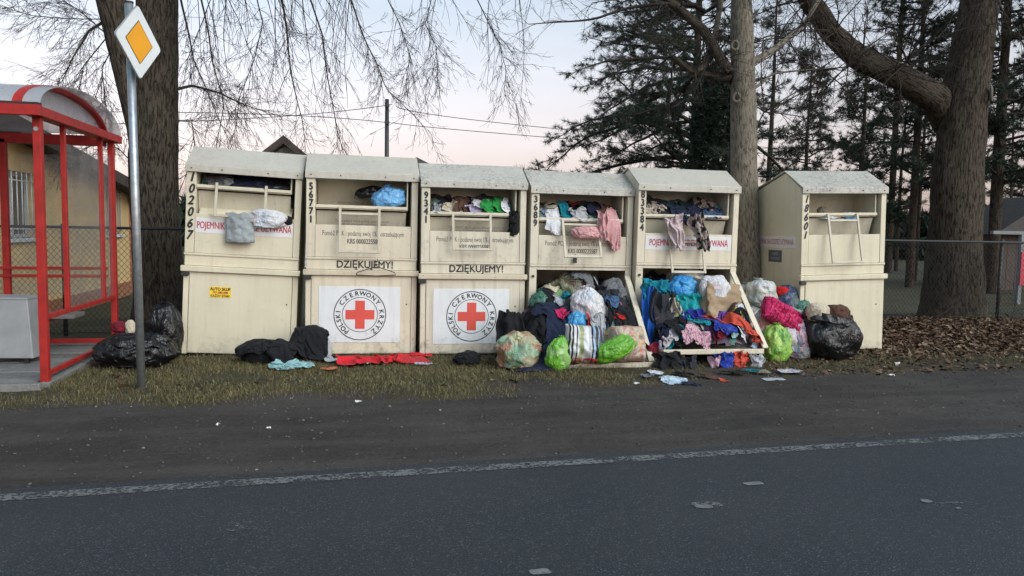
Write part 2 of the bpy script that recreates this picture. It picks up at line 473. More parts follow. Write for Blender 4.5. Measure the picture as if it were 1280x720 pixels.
M['soil'] = dirt('verge soil', (0.038, 0.031, 0.019), (0.066, 0.054, 0.032), (0.092, 0.077, 0.046))
M['yard'] = dirt('yard ground', (0.050, 0.046, 0.026), (0.070, 0.064, 0.036), (0.092, 0.080, 0.050))

def paint_line(name, cov):
    m, nt, N, L, b = nmat(name)
    v = coord(N, L)
    vo = N.new('ShaderNodeTexVoronoi'); vo.inputs['Scale'].default_value = 95; L.new(v, vo.inputs['Vector'])
    n = noise(N, L, v, 5, 6, 0.7); n2 = noise(N, L, v, 45, 4, 0.7)
    mm = N.new('ShaderNodeMath'); mm.operation = 'MULTIPLY_ADD'; mm.inputs[1].default_value = 0.55
    L.new(n, mm.inputs[0]); L.new(n2, mm.inputs[2])
    out = N['Material Output']; tr = N.new('ShaderNodeBsdfTransparent'); mx = N.new('ShaderNodeMixShader')
    fac = ramp(N, L, mm.outputs[0], [(cov, 1.0), (cov + 0.12, 0.0)])
    cc = ramp(N, L, n2, [(0.3, (0.10, 0.10, 0.098)), (0.7, (0.22, 0.22, 0.215))])
    L.new(cc, b.inputs['Base Color']); b.inputs['Roughness'].default_value = 0.8
    L.new(fac, mx.inputs[0]); L.new(tr.outputs[0], mx.inputs[1]); L.new(b.outputs[0], mx.inputs[2])
    L.new(mx.outputs[0], out.inputs[0])
    return m
M['line_paint'] = paint_line('worn road paint', 0.72)
M['line_faint'] = paint_line('scuffed road paint', 0.66)
M['line_fresh'] = paint_line('road paint', 0.98)
M['slab'] = dirt('concrete slab', (0.17, 0.165, 0.155), (0.225, 0.22, 0.205), (0.27, 0.26, 0.245))

def fabric(name, rgb, pattern=None, rgb2=None, scale=14.0, rough=0.9, bstr=0.35, spec=0.2):
    m, nt, N, L, b = nmat(name)
    uv = coord(N, L, 'UV'); ob = coord(N, L, 'Object')
    n = noise(N, L, ob, 9, 5, 0.6)
    dark = tuple(x * 0.78 for x in rgb)
    col = ramp(N, L, n, [(0.3, dark), (0.7, rgb)])
    if pattern == 'stripes':
        w = N.new('ShaderNodeTexWave'); w.inputs['Scale'].default_value = scale; w.inputs['Distortion'].default_value = 0.3
        L.new(uv, w.inputs['Vector'])
        col = mix(N, L, ramp(N, L, w.outputs['Fac'], [(0.45, 0.0), (0.55, 1.0)]), col, rgb2)
    elif pattern == 'camo':
        k = noise(N, L, ob, scale, 2, 0.5)
        col = mix(N, L, ramp(N, L, k, [(0.49, 0.0), (0.53, 1.0)]), col, rgb2)
    elif pattern == 'print':
        vo = N.new('ShaderNodeTexVoronoi'); vo.inputs['Scale'].default_value = scale; L.new(ob, vo.inputs['Vector'])
        hs = N.new('ShaderNodeHueSaturation'); hs.inputs['Saturation'].default_value = 0.75; hs.inputs['Value'].default_value = 0.55
        L.new(vo.outputs['Color'], hs.inputs['Color'])
        k = noise(N, L, ob, scale * 0.6, 3, 0.6)
        col = mix(N, L, ramp(N, L, k, [(0.47, 0.0), (0.52, 0.9)]), col, mix(N, L, 0.5, hs.outputs[0], rgb2))
    pq = None
    if pattern == 'quilt':
        w = N.new('ShaderNodeTexWave'); w.inputs['Scale'].default_value = 3.6; w.inputs['Distortion'].default_value = 1.2; w.inputs['Detail'].default_value = 1
        w.bands_direction = 'X'; L.new(uv, w.inputs['Vector'])
        pq = bump(N, L, ramp(N, L, w.outputs['Fac'], [(0.0, 0.0), (0.35, 1.0)]), 0.8, 0.03, b)
    L.new(col, b.inputs['Base Color']); b.inputs['Roughness'].default_value = rough
    b.inputs['Specular IOR Level'].default_value = spec
    b.inputs['Sheen Weight'].default_value = 0.03
    fz = N.new('ShaderNodeTexNoise'); fz.inputs['Scale'].default_value = 5.5; fz.inputs['Detail'].default_value = 2; fz.inputs['Distortion'].default_value = 1.1
    L.new(ob, fz.inputs['Vector'])
    ab = N.new('ShaderNodeMath'); ab.operation = 'SUBTRACT'; ab.inputs[1].default_value = 0.5; L.new(fz.outputs[0], ab.inputs[0])
    a2 = N.new('ShaderNodeMath'); a2.operation = 'ABSOLUTE'; L.new(ab.outputs[0], a2.inputs[0])
    cre = ramp(N, L, a2.outputs[0], [(0.0, 0.0), (0.16, 1.0)], 'EASE')
    p = bump(N, L, cre, bstr * 0.9, 0.022, b, pq)
    p = bump(N, L, noise(N, L, ob, 16, 3, 0.5), bstr * 0.6, 0.012, b, p)
    bump(N, L, noise(N, L, ob, 260, 2), 0.15, 0.003, b, p)
    return m
def plastic(name, rgb, inner=None, scale=11.0, rough=0.28, amount=0.6, bstr=0.7):
    """thin bag film; inner: list of colours of the things that show through the film"""
    m, nt, N, L, b = nmat(name)
    ob = coord(N, L)
    wr = N.new('ShaderNodeTexNoise'); wr.inputs['Scale'].default_value = 1.0; wr.inputs['Detail'].default_value = 2.5; wr.inputs['Distortion'].default_value = 1.2
    L.new(coord(N, L, 'Object', (17, 17, 8)), wr.inputs['Vector'])
    ws = N.new('ShaderNodeMath'); ws.operation = 'SUBTRACT'; ws.inputs[1].default_value = 0.5; L.new(wr.outputs[0], ws.inputs[0])
    wa = N.new('ShaderNodeMath'); wa.operation = 'ABSOLUTE'; L.new(ws.outputs[0], wa.inputs[0])
    wc = ramp(N, L, wa.outputs[0], [(0.0, 1.0), (0.10, 0.25), (0.22, 0.0)])
    n = noise(N, L, ob, 6, 5)
    col = ramp(N, L, n, [(0.3, tuple(x * 0.75 for x in rgb)), (0.7, rgb)])
    if inner:
        nn = N.new('ShaderNodeTexNoise'); nn.inputs['Scale'].default_value = scale * 0.7; nn.inputs['Detail'].default_value = 3
        L.new(ob, nn.inputs['Vector'])
        va = N.new('ShaderNodeVectorMath'); va.operation = 'SCALE'; va.inputs['Scale'].default_value = 0.25
        L.new(nn.outputs['Color'], va.inputs[0])
        vb = N.new('ShaderNodeVectorMath'); vb.operation = 'ADD'; L.new(ob, vb.inputs[0]); L.new(va.outputs[0], vb.inputs[1])
        vo = N.new('ShaderNodeTexVoronoi'); vo.inputs['Scale'].default_value = scale; L.new(vb.outputs[0], vo.inputs['Vector'])
        sp = N.new('ShaderNodeSeparateColor'); L.new(vo.outputs['Color'], sp.inputs[0])
        k = len(inner)
        ic = ramp(N, L, sp.outputs[0], [(i / k, c) for i, c in enumerate(inner)], 'CONSTANT')
        f = ramp(N, L, noise(N, L, ob, 7, 3), [(0.35, amount), (0.7, amount * 0.45)])
        col = mix(N, L, f, col, ic)
    L.new(col, b.inputs['Base Color'])
    L.new(ramp(N, L, n, [(0.3, rough), (0.7, rough + 0.2)]), b.inputs['Roughness'])
    p = bump(N, L, wc, bstr * 0.75, 0.012, b)
    bump(N, L, noise(N, L, ob, 30, 3, 0.55), bstr * 0.5, 0.008, b, p)
    return m
# ------------------------------------------------------------------ ground, road, verge
rng = np.random.default_rng(11)
rnd = random.Random(5)
LY = lambda x: 4.10 + 0.044 * x            # edge of the carriageway
GB = lambda x: 5.82 + 0.075 * np.clip(x, -3, 9)   # where the verge begins
def sstep(a, b, t):
    t = np.clip((t - a) / (b - a), 0, 1); return t * t * (3 - 2 * t)
def grid(x0, x1, y0, y1, nx, ny, zf):
    X, Y = np.meshgrid(np.linspace(x0, x1, nx), np.linspace(y0, y1, ny))
    V = np.stack([X, Y, zf(X, Y)], -1).reshape(-1, 3)
    i, j = np.meshgrid(np.arange(ny - 1), np.arange(nx - 1), indexing='ij')
    a = (i * nx + j).ravel()
    return V, np.stack([a, a + 1, a + nx + 1, a + nx], 1)
def n2(X, Y, s, o=0.0, octs=3):
    return fbm(np.stack([X * s + o, Y * s + o, np.full_like(X, o + 0.37)], -1), octs)

S = 700.0
structure(mesh_obj('ground', [(-S, -S, -0.05), (S, -S, -0.05), (S, S, -0.05), (-S, S, -0.05)], [(0, 1, 2, 3)], M['yard']))
structure(mesh_obj('road', [(-90, -6 - 0.044 * 90, 0.004), (90, -6 + 0.044 * 90, 0.004), (90, LY(90) + 0.16, 0.004), (-90, LY(-90) + 0.16, 0.004)], [(0, 1, 2, 3)], M['asphalt']))
def shoulder_z(X, Y):
    e = sstep(0.0, 0.5, Y - LY(X) - 0.10)
    return -0.006 + e * (0.010 + 0.016 * n2(X, Y * 1.6, 0.9, 3.1, 3)) + 0.006 * n2(X, Y, 5.0, 1.7, 2)
V, Fq = grid(-16, 18, 3.4, 7.2, 420, 90, lambda X, Y: shoulder_z(X, Y))
structure(mesh_obj('dirt_shoulder', V, Fq, M['dirt'], smooth=True))
def verge_z(X, Y):
    e = sstep(-0.25, 0.55, Y - GB(X) + 0.35 * n2(X, Y, 1.1, 8.2, 3))
    lm = 0.13 * np.exp(-(((X - 8.1) / 1.6) ** 2 + ((Y - 9.2) / 0.8) ** 2))
    return -0.030 + e * 0.046 + 0.010 * n2(X, Y, 2.2, 5.0, 3) * e + 0.007 * n2(X, Y, 9.0, 2.0, 2) + lm
V, Fq = grid(-16, 18, 5.2, 11.5, 500, 150, verge_z)
structure(mesh_obj('verge', V, Fq, M['soil'], smooth=True))
def gz(x, y):
    a = np.array([float(x)]); b = np.array([float(y)])
    return float(max(verge_z(a, b)[0] if y > 5.3 else -1, shoulder_z(a, b)[0]))

# road paint
V, Fq = [], []
xs = np.linspace(-40, 60, 260)
wv = 0.006 * n2(xs, xs * 0, 1.5, 4)
for i, x in enumerate(xs):
    V += [(x, LY(x) - 0.035 + wv[i], 0.008), (x, LY(x) + 0.065 + wv[i] * 0.6, 0.008)]
for i in range(len(xs) - 1): Fq.append((2 * i, 2 * i + 2, 2 * i + 3, 2 * i + 1))
structure(mesh_obj('road_edge_line', V, Fq, M['line_paint']))
def paint_patch(px, py, w, h, mat, rot=0.05, name='paint_mark'):
    c = atZ(px, py); n = 14; P = []
    for i in range(n):
        a = 2 * PI * i / n
        sq = 1 / max(abs(math.cos(a)), abs(math.sin(a)))
        r = (0.35 + 0.65 * min(sq, 1.25)) * (0.85 + 0.25 * rnd.random())
        x, y = math.cos(a) * r * w / 2, math.sin(a) * r * h / 2
        P.append((c[0] + x * math.cos(rot) - y * math.sin(rot), c[1] + x * math.sin(rot) + y * math.cos(rot), 0.0085))
    return structure(mesh_obj(name, P, [tuple(range(n))], mat))
for (px, py, w, h, k) in ((300, 659, 0.12, 0.12, 'line_faint'), (884, 633, 0.15, 0.09, 'line_paint'), (942, 606, 0.12, 0.045, 'line_fresh'),
                          (1158, 628, 0.055, 0.05, 'line_fresh'), (1198, 637, 0.03, 0.02, 'line_fresh'), (1190, 631, 0.22, 0.05, 'line_faint'), (675, 717, 0.09, 0.05, 'line_fresh'),
                          (890, 604, 0.05, 0.02, 'line_paint')):
    paint_patch(px, py, w, h, M[k])

# pavement under the shelter: kerb pieces and slabs
pav = structure(mesh_obj('pavement', *box_vf(-7.6, -2.50, 6.62, 9.3, -0.04, 0.035), M['dirt']))
r2 = random.Random(3)
V, Fc = box_vf(-0.242, 0.242, -0.242, 0.242, -0.03, 0.03)
slab_me = None
for i in range(8):
    for j in range(5):
        x = -2.50 - 0.25 - i * 0.49; y = 6.62 + 0.25 + j * 0.49
        if slab_me is None:
            o = bevel(mesh_obj('slab', V, Fc, M['slab'], pav), 0.006); slab_me = o
        else: o = copy_obj(slab_me, pav)
        o.location = (x, y, 0.034 + r2.uniform(-0.004, 0.006)); o.rotation_euler = (r2.uniform(-.008, .008), r2.uniform(-.008, .008), r2.uniform(-.01, .01))
kerb = structure(mesh_obj('kerb', *box_vf(-7.7, -2.49, 6.60, 6.615, -0.05, 0.05), M['dirt']))
V, Fc = box_vf(-0.495, 0.495, -0.035, 0.035, -0.10, 0.07)
ks = None
for i in range(5):
    if ks is None: ks = bevel(mesh_obj('kerb_stone', V, Fc, M['slab'], kerb), 0.008); o = ks
    else: o = copy_obj(ks, kerb)
    o.location = (-2.93 - i * 1.0, 6.57, r2.uniform(-.008, .004))
for i in range(3):
    o = copy_obj(ks, kerb); o.rotation_euler = (0, 0, PI / 2 + 0.02); o.location = (-2.44 - 0.02 * i, 7.12 + i * 1.0, r2.uniform(-.008, .004))

# ------------------------------------------------------------------ ground cover
def blades(x, y, z, hgt, wid, lean):
    n = len(x); a = rng.uniform(0, 2 * PI, n); la = rng.uniform(0, 2 * PI, n)
    dx, dy = np.cos(a) * wid, np.sin(a) * wid
    l = hgt * lean
    B0 = np.stack([x - dx, y - dy, z - 0.004], 1); B1 = np.stack([x + dx, y + dy, z - 0.004], 1)
    Mx = np.stack([x + np.cos(la) * l * 0.35, y + np.sin(la) * l * 0.35, z + hgt * 0.65], 1)
    T = np.stack([x + np.cos(la) * l, y + np.sin(la) * l, z + hgt * (1 - 0.35 * lean)], 1)
    wv_ = np.stack([dx, dy, dx * 0], 1) * 0.8
    V = np.stack([B0, B1, Mx - wv_, Mx + wv_, T], 1).reshape(-1, 3)
    k = np.arange(n)[:, None] * 5
    Fc = np.concatenate([k + np.array([[0, 1, 3]]), k + np.array([[0, 3, 2]]), k + np.array([[2, 3, 4]])])
    return V, Fc
def scatter(n, x0, x1, y0, y1):
    return rng.uniform(x0, x1, n), rng.uniform(y0, y1, n)
x, y = scatter(480000, -3.2, 9.5, 5.6, 9.5)
e = sstep(0.0, 0.55, y - GB(x) + 0.35 * n2(x, y, 1.1, 8.2, 3))
dens = e * np.clip(0.62 + 1.1 * n2(x, y, 1.6, 21, 3), 0.10, 1.0)
dens *= np.where(x > 1.4, np.clip(1.0 - (x - 1.4) * 0.55, 0.16, 1), 1.0)
dens *= np.where((x < -2.42) & (y > 6.5), 0, 1) * np.where((y > 8.1) & (x > -1.7) & (x < 6), 0.1, 1)
keep = rng.random(len(x)) < dens
x, y = x[keep], y[keep]
z = np.maximum(verge_z(x, y), shoulder_z(x, y))
V, Fc = blades(x, y, z, rng.gamma(2.6, 0.0085, len(x)) + 0.005, rng.uniform(0.0008, 0.0020, len(x)), rng.uniform(0.4, 1.8, len(x)))
stuff(mesh_obj('verge_grass', V, Fc, M['grass']), 'short dry olive grass in front of the containers', 'grass')

def leaf_field(n, x, y, z, smin, smax, tilt=0.6):
    s = rng.uniform(smin, smax, n); a = rng.uniform(0, 2 * PI, n)
    ux = np.stack([np.cos(a), np.sin(a), rng.normal(0, tilt, n) * 0.6], 1)
    uy = np.stack([-np.sin(a), np.cos(a), rng.normal(0, tilt, n) * 0.6], 1)
    c = np.stack([x, y, z], 1); up = np.array([[0, 0, 1.0]])
    s = s[:, None]; curl = rng.uniform(-0.25, 0.45, n)[:, None]
    P = [c - ux * s, c + uy * s * 0.55 + up * s * curl, c + ux * s, c - uy * s * 0.55 + up * s * curl]
    V = np.stack(P, 1).reshape(-1, 3)
    k = np.arange(n)[:, None] * 4
    return V, np.concatenate([k + np.array([[0, 1, 2]]), k + np.array([[0, 2, 3]])])
n = 42000
x = rng.normal(8.1, 1.9, n); y = rng.normal(8.6, 0.70, n)
k = (y > 6.75 + 0.05 * x + 0.3 * rng.random(n)) & (y < 11) & (x > 5.2) & (x < 14) & ~((x < 6.1) & (y > 7.7))
x, y = x[k], y[k]
x2, y2 = rng.uniform(4.0, 11, 2600), rng.uniform(6.4, 8.0, 2600)
x3, y3 = rng.uniform(-2.3, 4, 260), rng.uniform(6.3, 7.9, 260)
x = np.concatenate([x, x2, x3]); y = np.concatenate([y, y2, y3])
z = verge_z(x, y) + rng.uniform(0.0, 0.05, len(x)) * np.clip((x - 5.5), 0, 1)
V, Fc = leaf_field(len(x), x, y, z + 0.006, 0.010, 0.044)
stuff(mesh_obj('leaf_litter', V, Fc, M['leaf']), 'brown dead leaves heaped at the right by the fence', 'leaves')

def stones(n, x, y, z, smin, smax, name, mat):
    ico = [(0,0,1),(.89,0,.45),(.28,.85,.45),(-.72,.53,.45),(-.72,-.53,.45),(.28,-.85,.45),(.72,.53,-.45),(-.28,.85,-.45),(-.89,0,-.45),(-.28,-.85,-.45),(.72,-.53,-.45),(0,0,-1)]
    fi = [(0,1,2),(0,2,3),(0,3,4),(0,4,5),(0,5,1),(1,6,2),(2,7,3),(3,8,4),(4,9,5),(5,10,1),(6,7,2),(7,8,3),(8,9,4),(9,10,5),(10,6,1),(11,7,6),(11,8,7),(11,9,8),(11,10,9),(11,6,10)]
    I = np.array(ico)[None] * (1 + rng.uniform(-.25, .25, (n, 12, 1)))
    s = (smin + (smax - smin) * rng.random(n) ** 4)[:, None, None]
    I = I * s * np.stack([rng.uniform(.7, 1.3, n), rng.uniform(.7, 1.3, n), rng.uniform(.4, .8, n)], 1)[:, None, :]
    V = (I + np.stack([x, y, z], 1)[:, None, :]).reshape(-1, 3)
    Fc = (np.arange(n)[:, None, None] * 12 + np.array(fi)[None]).reshape(-1, 3)
    return stuff(mesh_obj(name, V, Fc, mat))
n = 5200
x = rng.uniform(-4, 9, n); y = LY(x) + 0.16 + rng.random(n) ** 1.0 * 2.1
o = stones(n, x, y, np.maximum(shoulder_z(x, y), verge_z(x, y)) + 0.001, 0.002, 0.013, 'gravel', M['gravel'])
stuff(o, 'loose gravel strewn over the dirt shoulder', 'gravel')

# ------------------------------------------------------------------ trees
UVW = {}; _keep = []
def stem_mesh(path, radii, k=40, seed=0, rough=0.06, seg=0.05, flare=None):
    path = np.asarray(path, float); radii = np.asarray(radii, float)
    d = np.concatenate([[0], np.cumsum(np.linalg.norm(np.diff(path, axis=0), axis=1))])
    m = max(8, int(d[-1] / seg)); t = np.linspace(0, d[-1], m)
    # smooth the polyline
    P = np.stack([np.interp(t, d, path[:, c]) for c in range(3)], 1); r = np.interp(t, d, radii)
    w = max(3, int(0.35 / seg)) | 1; ker = np.hanning(w + 2)[1:-1]; ker /= ker.sum()
    for c in range(3):
        pad = np.concatenate([np.full(w // 2, P[0, c]) + (np.arange(-(w // 2), 0)) * (P[1, c] - P[0, c]), P[:, c], np.full(w // 2, P[-1, c]) + np.arange(1, w // 2 + 1) * (P[-1, c] - P[-2, c])])
        P[:, c] = np.convolve(pad, ker, 'valid')
    T = np.gradient(P, axis=0); T /= np.linalg.norm(T, axis=1)[:, None]
    ref = np.array([0.0, 1.0, 0.0]); U = np.cross(T, ref); U /= np.linalg.norm(U, axis=1)[:, None]; W = np.cross(T, U)
    a = np.arange(k + 1) * 2 * PI / k - PI / 2
    dirs = np.cos(a)[None, :, None] * U[:, None] + np.sin(a)[None, :, None] * W[:, None]
    sp = P[:, None] + dirs * r[:, None, None]
    disp = 1 + rough * (fbm(sp * np.array([3.0, 3.0, 0.9]) + seed, 3)) + 0.9 * rough * -np.abs(perlin(sp * np.array([13., 13., 1.8]) + seed))
    big = perlin(sp * 1.7 + seed * 3.1); disp = disp + 0.5 * rough * np.clip(big, 0, 1) * 2
    if flare is not None:
        zz = np.clip((t / flare[0]), 0, 1)[:, None]
        disp = disp + flare[1] * (1 - zz) ** 2 * (1 + 0.45 * np.cos(a * 5 + seed)[None])
    V = (P[:, None] + dirs * (r[:, None] * disp)[..., None]).reshape(-1, 3)
    k1 = k + 1; i = np.arange(m - 1)[:, None] * k1; j = np.arange(k)[None]
    Fc = np.stack([i + j, i + j + 1, i + k1 + j + 1, i + k1 + j], -1).reshape(-1, 4)
    UVW[id(V)] = np.stack(np.broadcast_arrays((a * max(radii.mean(), 0.05))[None, :], t[:, None] + seed), -1).reshape(-1, 2); _keep.append(V)
    return V, Fc
def grow(tb, p, d, length, r, level, droop, seed_r, child=(0.25, 1.0), n_child=7, wig=0.16, shrink=0.5, spread=0.8, k=4, maxlev=3, step=None):
    """one branch and its side twigs, added to the tube collector"""
    n = max(4, int(length / (step or (0.16 if level < 2 else 0.10))))
    sl = length / n; pts = [np.array(p)]; dirs = []; d = np.array(d, float); d /= np.linalg.norm(d)
    for i in range(n):
        d = d + seed_r.normal(0, wig, 3) * (0.6 if level == 0 else 1.0); d[2] -= droop * sl
        d /= np.linalg.norm(d); dirs.append(d.copy()); pts.append(pts[-1] + d * sl)
    rr = np.linspace(r, max(0.0016, r * 0.25), n + 1)
    tb.add(pts, rr, k if level < 2 else 3)
    if level >= maxlev: return
    for c in range(n_child):
        f = seed_r.uniform(*child); i = min(n - 1, int(f * n))
        a = seed_r.normal(0, 1, 3); a -= a.dot(dirs[i]) * dirs[i]; a /= np.linalg.norm(a) + 1e-9
        nd = dirs[i] + a * spread * seed_r.uniform(0.6, 1.3)
        grow(tb, pts[i], nd, length * shrink * seed_r.uniform(0.5, 1.2) * (1.15 - 0.5 * f), max(0.0016, rr[i] * 0.6), level + 1, droop * 1.15, seed_r, (0.15, 1.0), max(2, int(n_child * 0.62)), wig, shrink, spread, 3, maxlev, step)

# -- big bare tree at the left, behind the fence
TL = np.array([-2.36, 10.15, 0.0])
tree_l = thing('bare_tree', 'tall bare tree with forked dark trunk behind the diamond road sign', 'tree', TL)
def rel(P, o): return np.asarray(P) - o
p_fork = atY(192, 195, 10.15)
trunk = np.array([TL + [0.0, 0, -0.1], atY(197, 330, 10.15), p_fork, atY(197, 90, 10.15), atY(196, 0, 10.15), atY(194, -140, 10.1), atY(200, -320, 10.0)])
V, Fc = stem_mesh(rel(trunk, TL), [0.32, 0.285, 0.275, 0.235, 0.23, 0.19, 0.12], 56, 1.3, 0.085, 0.045, (0.9, 0.35))
mesh_obj('trunk', V, Fc, M['bark_dark'], tree_l, True)
limb = np.array([atY(190, 235, 10.15), atY(178, 160, 10.12), atY(158, 85, 10.08), atY(139, 0, 10.0), atY(118, -120, 9.9), atY(90, -300, 9.8)])
V, Fc = stem_mesh(rel(limb, TL), [0.16, 0.17, 0.165, 0.16, 0.13, 0.08], 44, 4.4, 0.09, 0.045)
mesh_obj('limb', V, Fc, M['bark_dark'], tree_l, True)
tb = Tubes(); r3 = np.random.default_rng(31)
# heavy limbs that leave the trunk above the picture and carry the hanging twigs
carriers = [[atY(198, -150, 10.1), atY(300, -190, 10.0), atY(420, -170, 9.9), atY(540, -120, 9.8), atY(640, -70, 9.7)],
            [atY(197, -60, 10.1), atY(250, -120, 9.6), atY(330, -130, 9.2), atY(430, -95, 8.9), atY(500, -60, 8.7)],
            [atY(196, -200, 10.1), atY(320, -260, 10.6), atY(470, -240, 11.0), atY(600, -150, 11.4), atY(700, -40, 11.6)],
            [atY(200, -30, 10.1), atY(230, -70, 9.4), atY(290, -80, 8.9), atY(360, -60, 8.6)]]
def dens(path, n):
    path = np.array(path); t = np.linspace(0, 1, len(path)); tt = np.linspace(0, 1, n)
    return np.stack([np.interp(tt, t, path[:, c]) for c in range(3)], 1)
def wob(P, a, seed):
    P = np.array(P); q = P * 1.3 + seed
    return P + a * np.stack([perlin(q), perlin(q + 9.1), perlin(q + 17.7)], -1)
for ci, c in enumerate(carriers):
    P = wob(dens(c, 24), 0.14, ci * 3.3); tb.add(rel(P, TL), np.linspace(0.09, 0.012, 24), 7)
    for i in range(4, 24):
        for _ in range(1):
            dn = np.array([r3.normal(0.15, 0.45), r3.normal(0, 0.45), r3.uniform(-0.9, 0.25)])
            grow(tb, rel(P[i], TL), dn, r3.uniform(1.0, 2.3), 0.008, 0, 0.85, r3, n_child=6, wig=0.11, shrink=0.42, spread=0.65, maxlev=2, step=0.11)
# the visible hanging boughs
for (pl, r0) in (([(222, 112), (240, 108), (275, 116), (310, 133), (350, 147)], 0.030),
                 ([(228, 0), (236, 40), (243, 78), (262, 118), (290, 180)], 0.020), ([(250, -10), (262, 40), (268, 85), (280, 130), (272, 185)], 0.017),
                 ([(350, -12), (360, 40), (362, 90), (378, 150), (382, 190)], 0.020), ([(385, -10), (405, 45), (410, 100), (420, 160), (432, 200)], 0.017),
                 ([(437, -8), (455, 40), (470, 75), (480, 110), (520, 150)], 0.017), ([(590, -12), (608, 25), (625, 55), (632, 85), (628, 118)], 0.012),
                 ([(320, -10), (330, 30), (318, 70), (300, 120), (296, 160)], 0.012), ([(480, -10), (500, 30), (512, 70), (508, 100)], 0.010),
                 ([(540, -10), (530, 30), (545, 60), (540, 95)], 0.009),
                 ([(138, 22), (110, 38), (92, 70), (78, 105)], 0.030), ([(142, 50), (127, 85), (131, 115), (133, 138)], 0.012),
                 ([(138, 24), (80, 22), (40, 18), (2, 8)], 0.010), ([(140, 48), (100, 15), (60, -8)], 0.012),
                 ([(140, 42), (105, 80), (98, 120), (88, 160)], 0.012), ([(222, 150), (240, 150), (245, 190), (228, 230)], 0.012),
                 ([(165, 200), (150, 185), (120, 178), (100, 190)], 0.010)):
    yy = 9.9 - 0.9 * r3.random()
    if pl[0][0] < 240 or pl[0][1] > 20: yy = 10.0
    P = wob(dens([atY(a, b, yy + 0.05 * i) for i, (a, b) in enumerate(pl)], 22), 0.03, pl[0][0])
    P = rel(P, TL); tb.add(P, np.linspace(r0 * 0.7, 0.003, 22), 5)
    L = np.linalg.norm(P[-1] - P[0])
    for i in range(3, 22):
        dd = P[i] - P[i - 1]
        for _ in range(2):
            nd = dd / np.linalg.norm(dd) + r3.normal(0, 0.6, 3)
            grow(tb, P[i], nd, r3.uniform(0.25, 0.75), 0.0028, 1, 0.7, r3, n_child=4, wig=0.12, shrink=0.5, spread=0.7, maxlev=3, step=0.08)
tb.build('crown', M['twig'], tree_l)

# -- grey trunk between the containers
TM = np.array([4.72, 8.62, 0.0])
tree_m = thing('bare_tree', 'slim pale grey tree trunk growing between the last two containers', 'tree', TM)
trunk = np.array([TM + [0.03, 0, -0.1], atY(935, 340, 8.62), atY(931, 250, 8.62), atY(929, 130, 8.62), atY(927, 0, 8.62), atY(925, -160, 8.6), atY(930, -300, 8.6)])
V, Fc = stem_mesh(rel(trunk, TM), [0.185, 0.158, 0.160, 0.150, 0.122, 0.10, 0.06], 40, 7.7, 0.09, 0.035, (0.4, 0.25))
mesh_obj('trunk', V, Fc, M['bark_pale'], tree_m, True)
for (pl, r0, r1, s) in (([(912, 92), (893, 60), (880, 38), (850, 12), (800, -30)], 0.075, 0.045, 2.0), ([(915, 100), (898, 96), (868, 92), (840, 70)], 0.06, 0.03, 3.0),
                        ([(872, 93), (885, 75), (893, 50), (898, 20), (905, -20)], 0.045, 0.03, 4.0), ([(931, 84), (948, 73), (966, 63), (985, 48), (1005, 30), (1030, -10)], 0.045, 0.025, 5.0),
                        ([(930, 118), (943, 110), (953, 104), (965, 92), (1000, 88), (1060, 84)], 0.022, 0.008, 6.0), ([(930, 112), (944, 120), (952, 130)], 0.04, 0.015, 8.0)):
    V, Fc = stem_mesh(rel([atY(a, b, (8.86 + 0.03 * i) if s == 4.0 else (8.62 + 0.12 * i)) for i, (a, b) in enumerate(pl)], TM), np.linspace(r0, r1, len(pl)), 16, s, 0.10, 0.04)
    mesh_obj('limb', V, Fc, M['bark_pale'] if s > 3.5 else M['bark_dark'], tree_m, True)
for (px, py, dx) in ((919, 57, -0.3), (921, 122, -0.25)):      # healed cuts
    c = atY(px, py, 8.62 - 0.13); a = np.linspace(0, 2 * PI, 25)[:-1]
    P = np.stack([c[0] + 0.042 * np.cos(a), np.full(24, c[1]) - 0.01 + 0.02 * np.abs(np.cos(a)), c[2] + 0.050 * np.sin(a)], 1)
    P = np.concatenate([P, P[:1]]); t = Tubes(); t.add(rel(P, TM), 0.016, 8); t.build('knot', M['bark_pale'], tree_m)
tb = Tubes(); r3 = np.random.default_rng(32)
for (a, b, yy) in ((880, 38, 9.0), (850, 12, 9.0), (898, 20, 9.0), (985, 48, 9.0), (1005, 30, 9.0), (1030, 87, 9.1), (1060, 84, 9.1), (955, 140, 8.8), (840, 70, 9.0), (868, 92, 8.9), (927, -60, 8.6), (926, -120, 8.6)):
    for _ in range(7):
        grow(tb, rel(atY(a, b, yy), TM), r3.normal(0, 1, 3) + [0, 0, 0.1], r3.uniform(0.5, 1.3), 0.010, 0, 0.35, r3, n_child=7, wig=0.16, shrink=0.5, spread=0.75, maxlev=2, step=0.09)
for pl in ([(870, 5), (830, 4), (790, 8), (745, 22), (700, 26), (660, 30)], [(880, 12), (850, -4), (800, -6), (740, 2)]):
    P = rel(wob(dens([atY(a, b, 9.2 + 0.03 * i) for i, (a, b) in enumerate(pl)], 20), 0.03, 2), TM); tb.add(P, np.linspace(0.03, 0.005, 20), 5)
    for i in range(5, 20):
        grow(tb, P[i], np.array([-0.8, r3.normal(0, .5), r3.normal(-0.1, 0.6)]), r3.uniform(0.2, 0.6), 0.004, 1, 0.5, r3, n_child=5, wig=0.14, shrink=0.5, spread=0.7, maxlev=2, step=0.08)
tb.build('crown', M['twig'], tree_m)

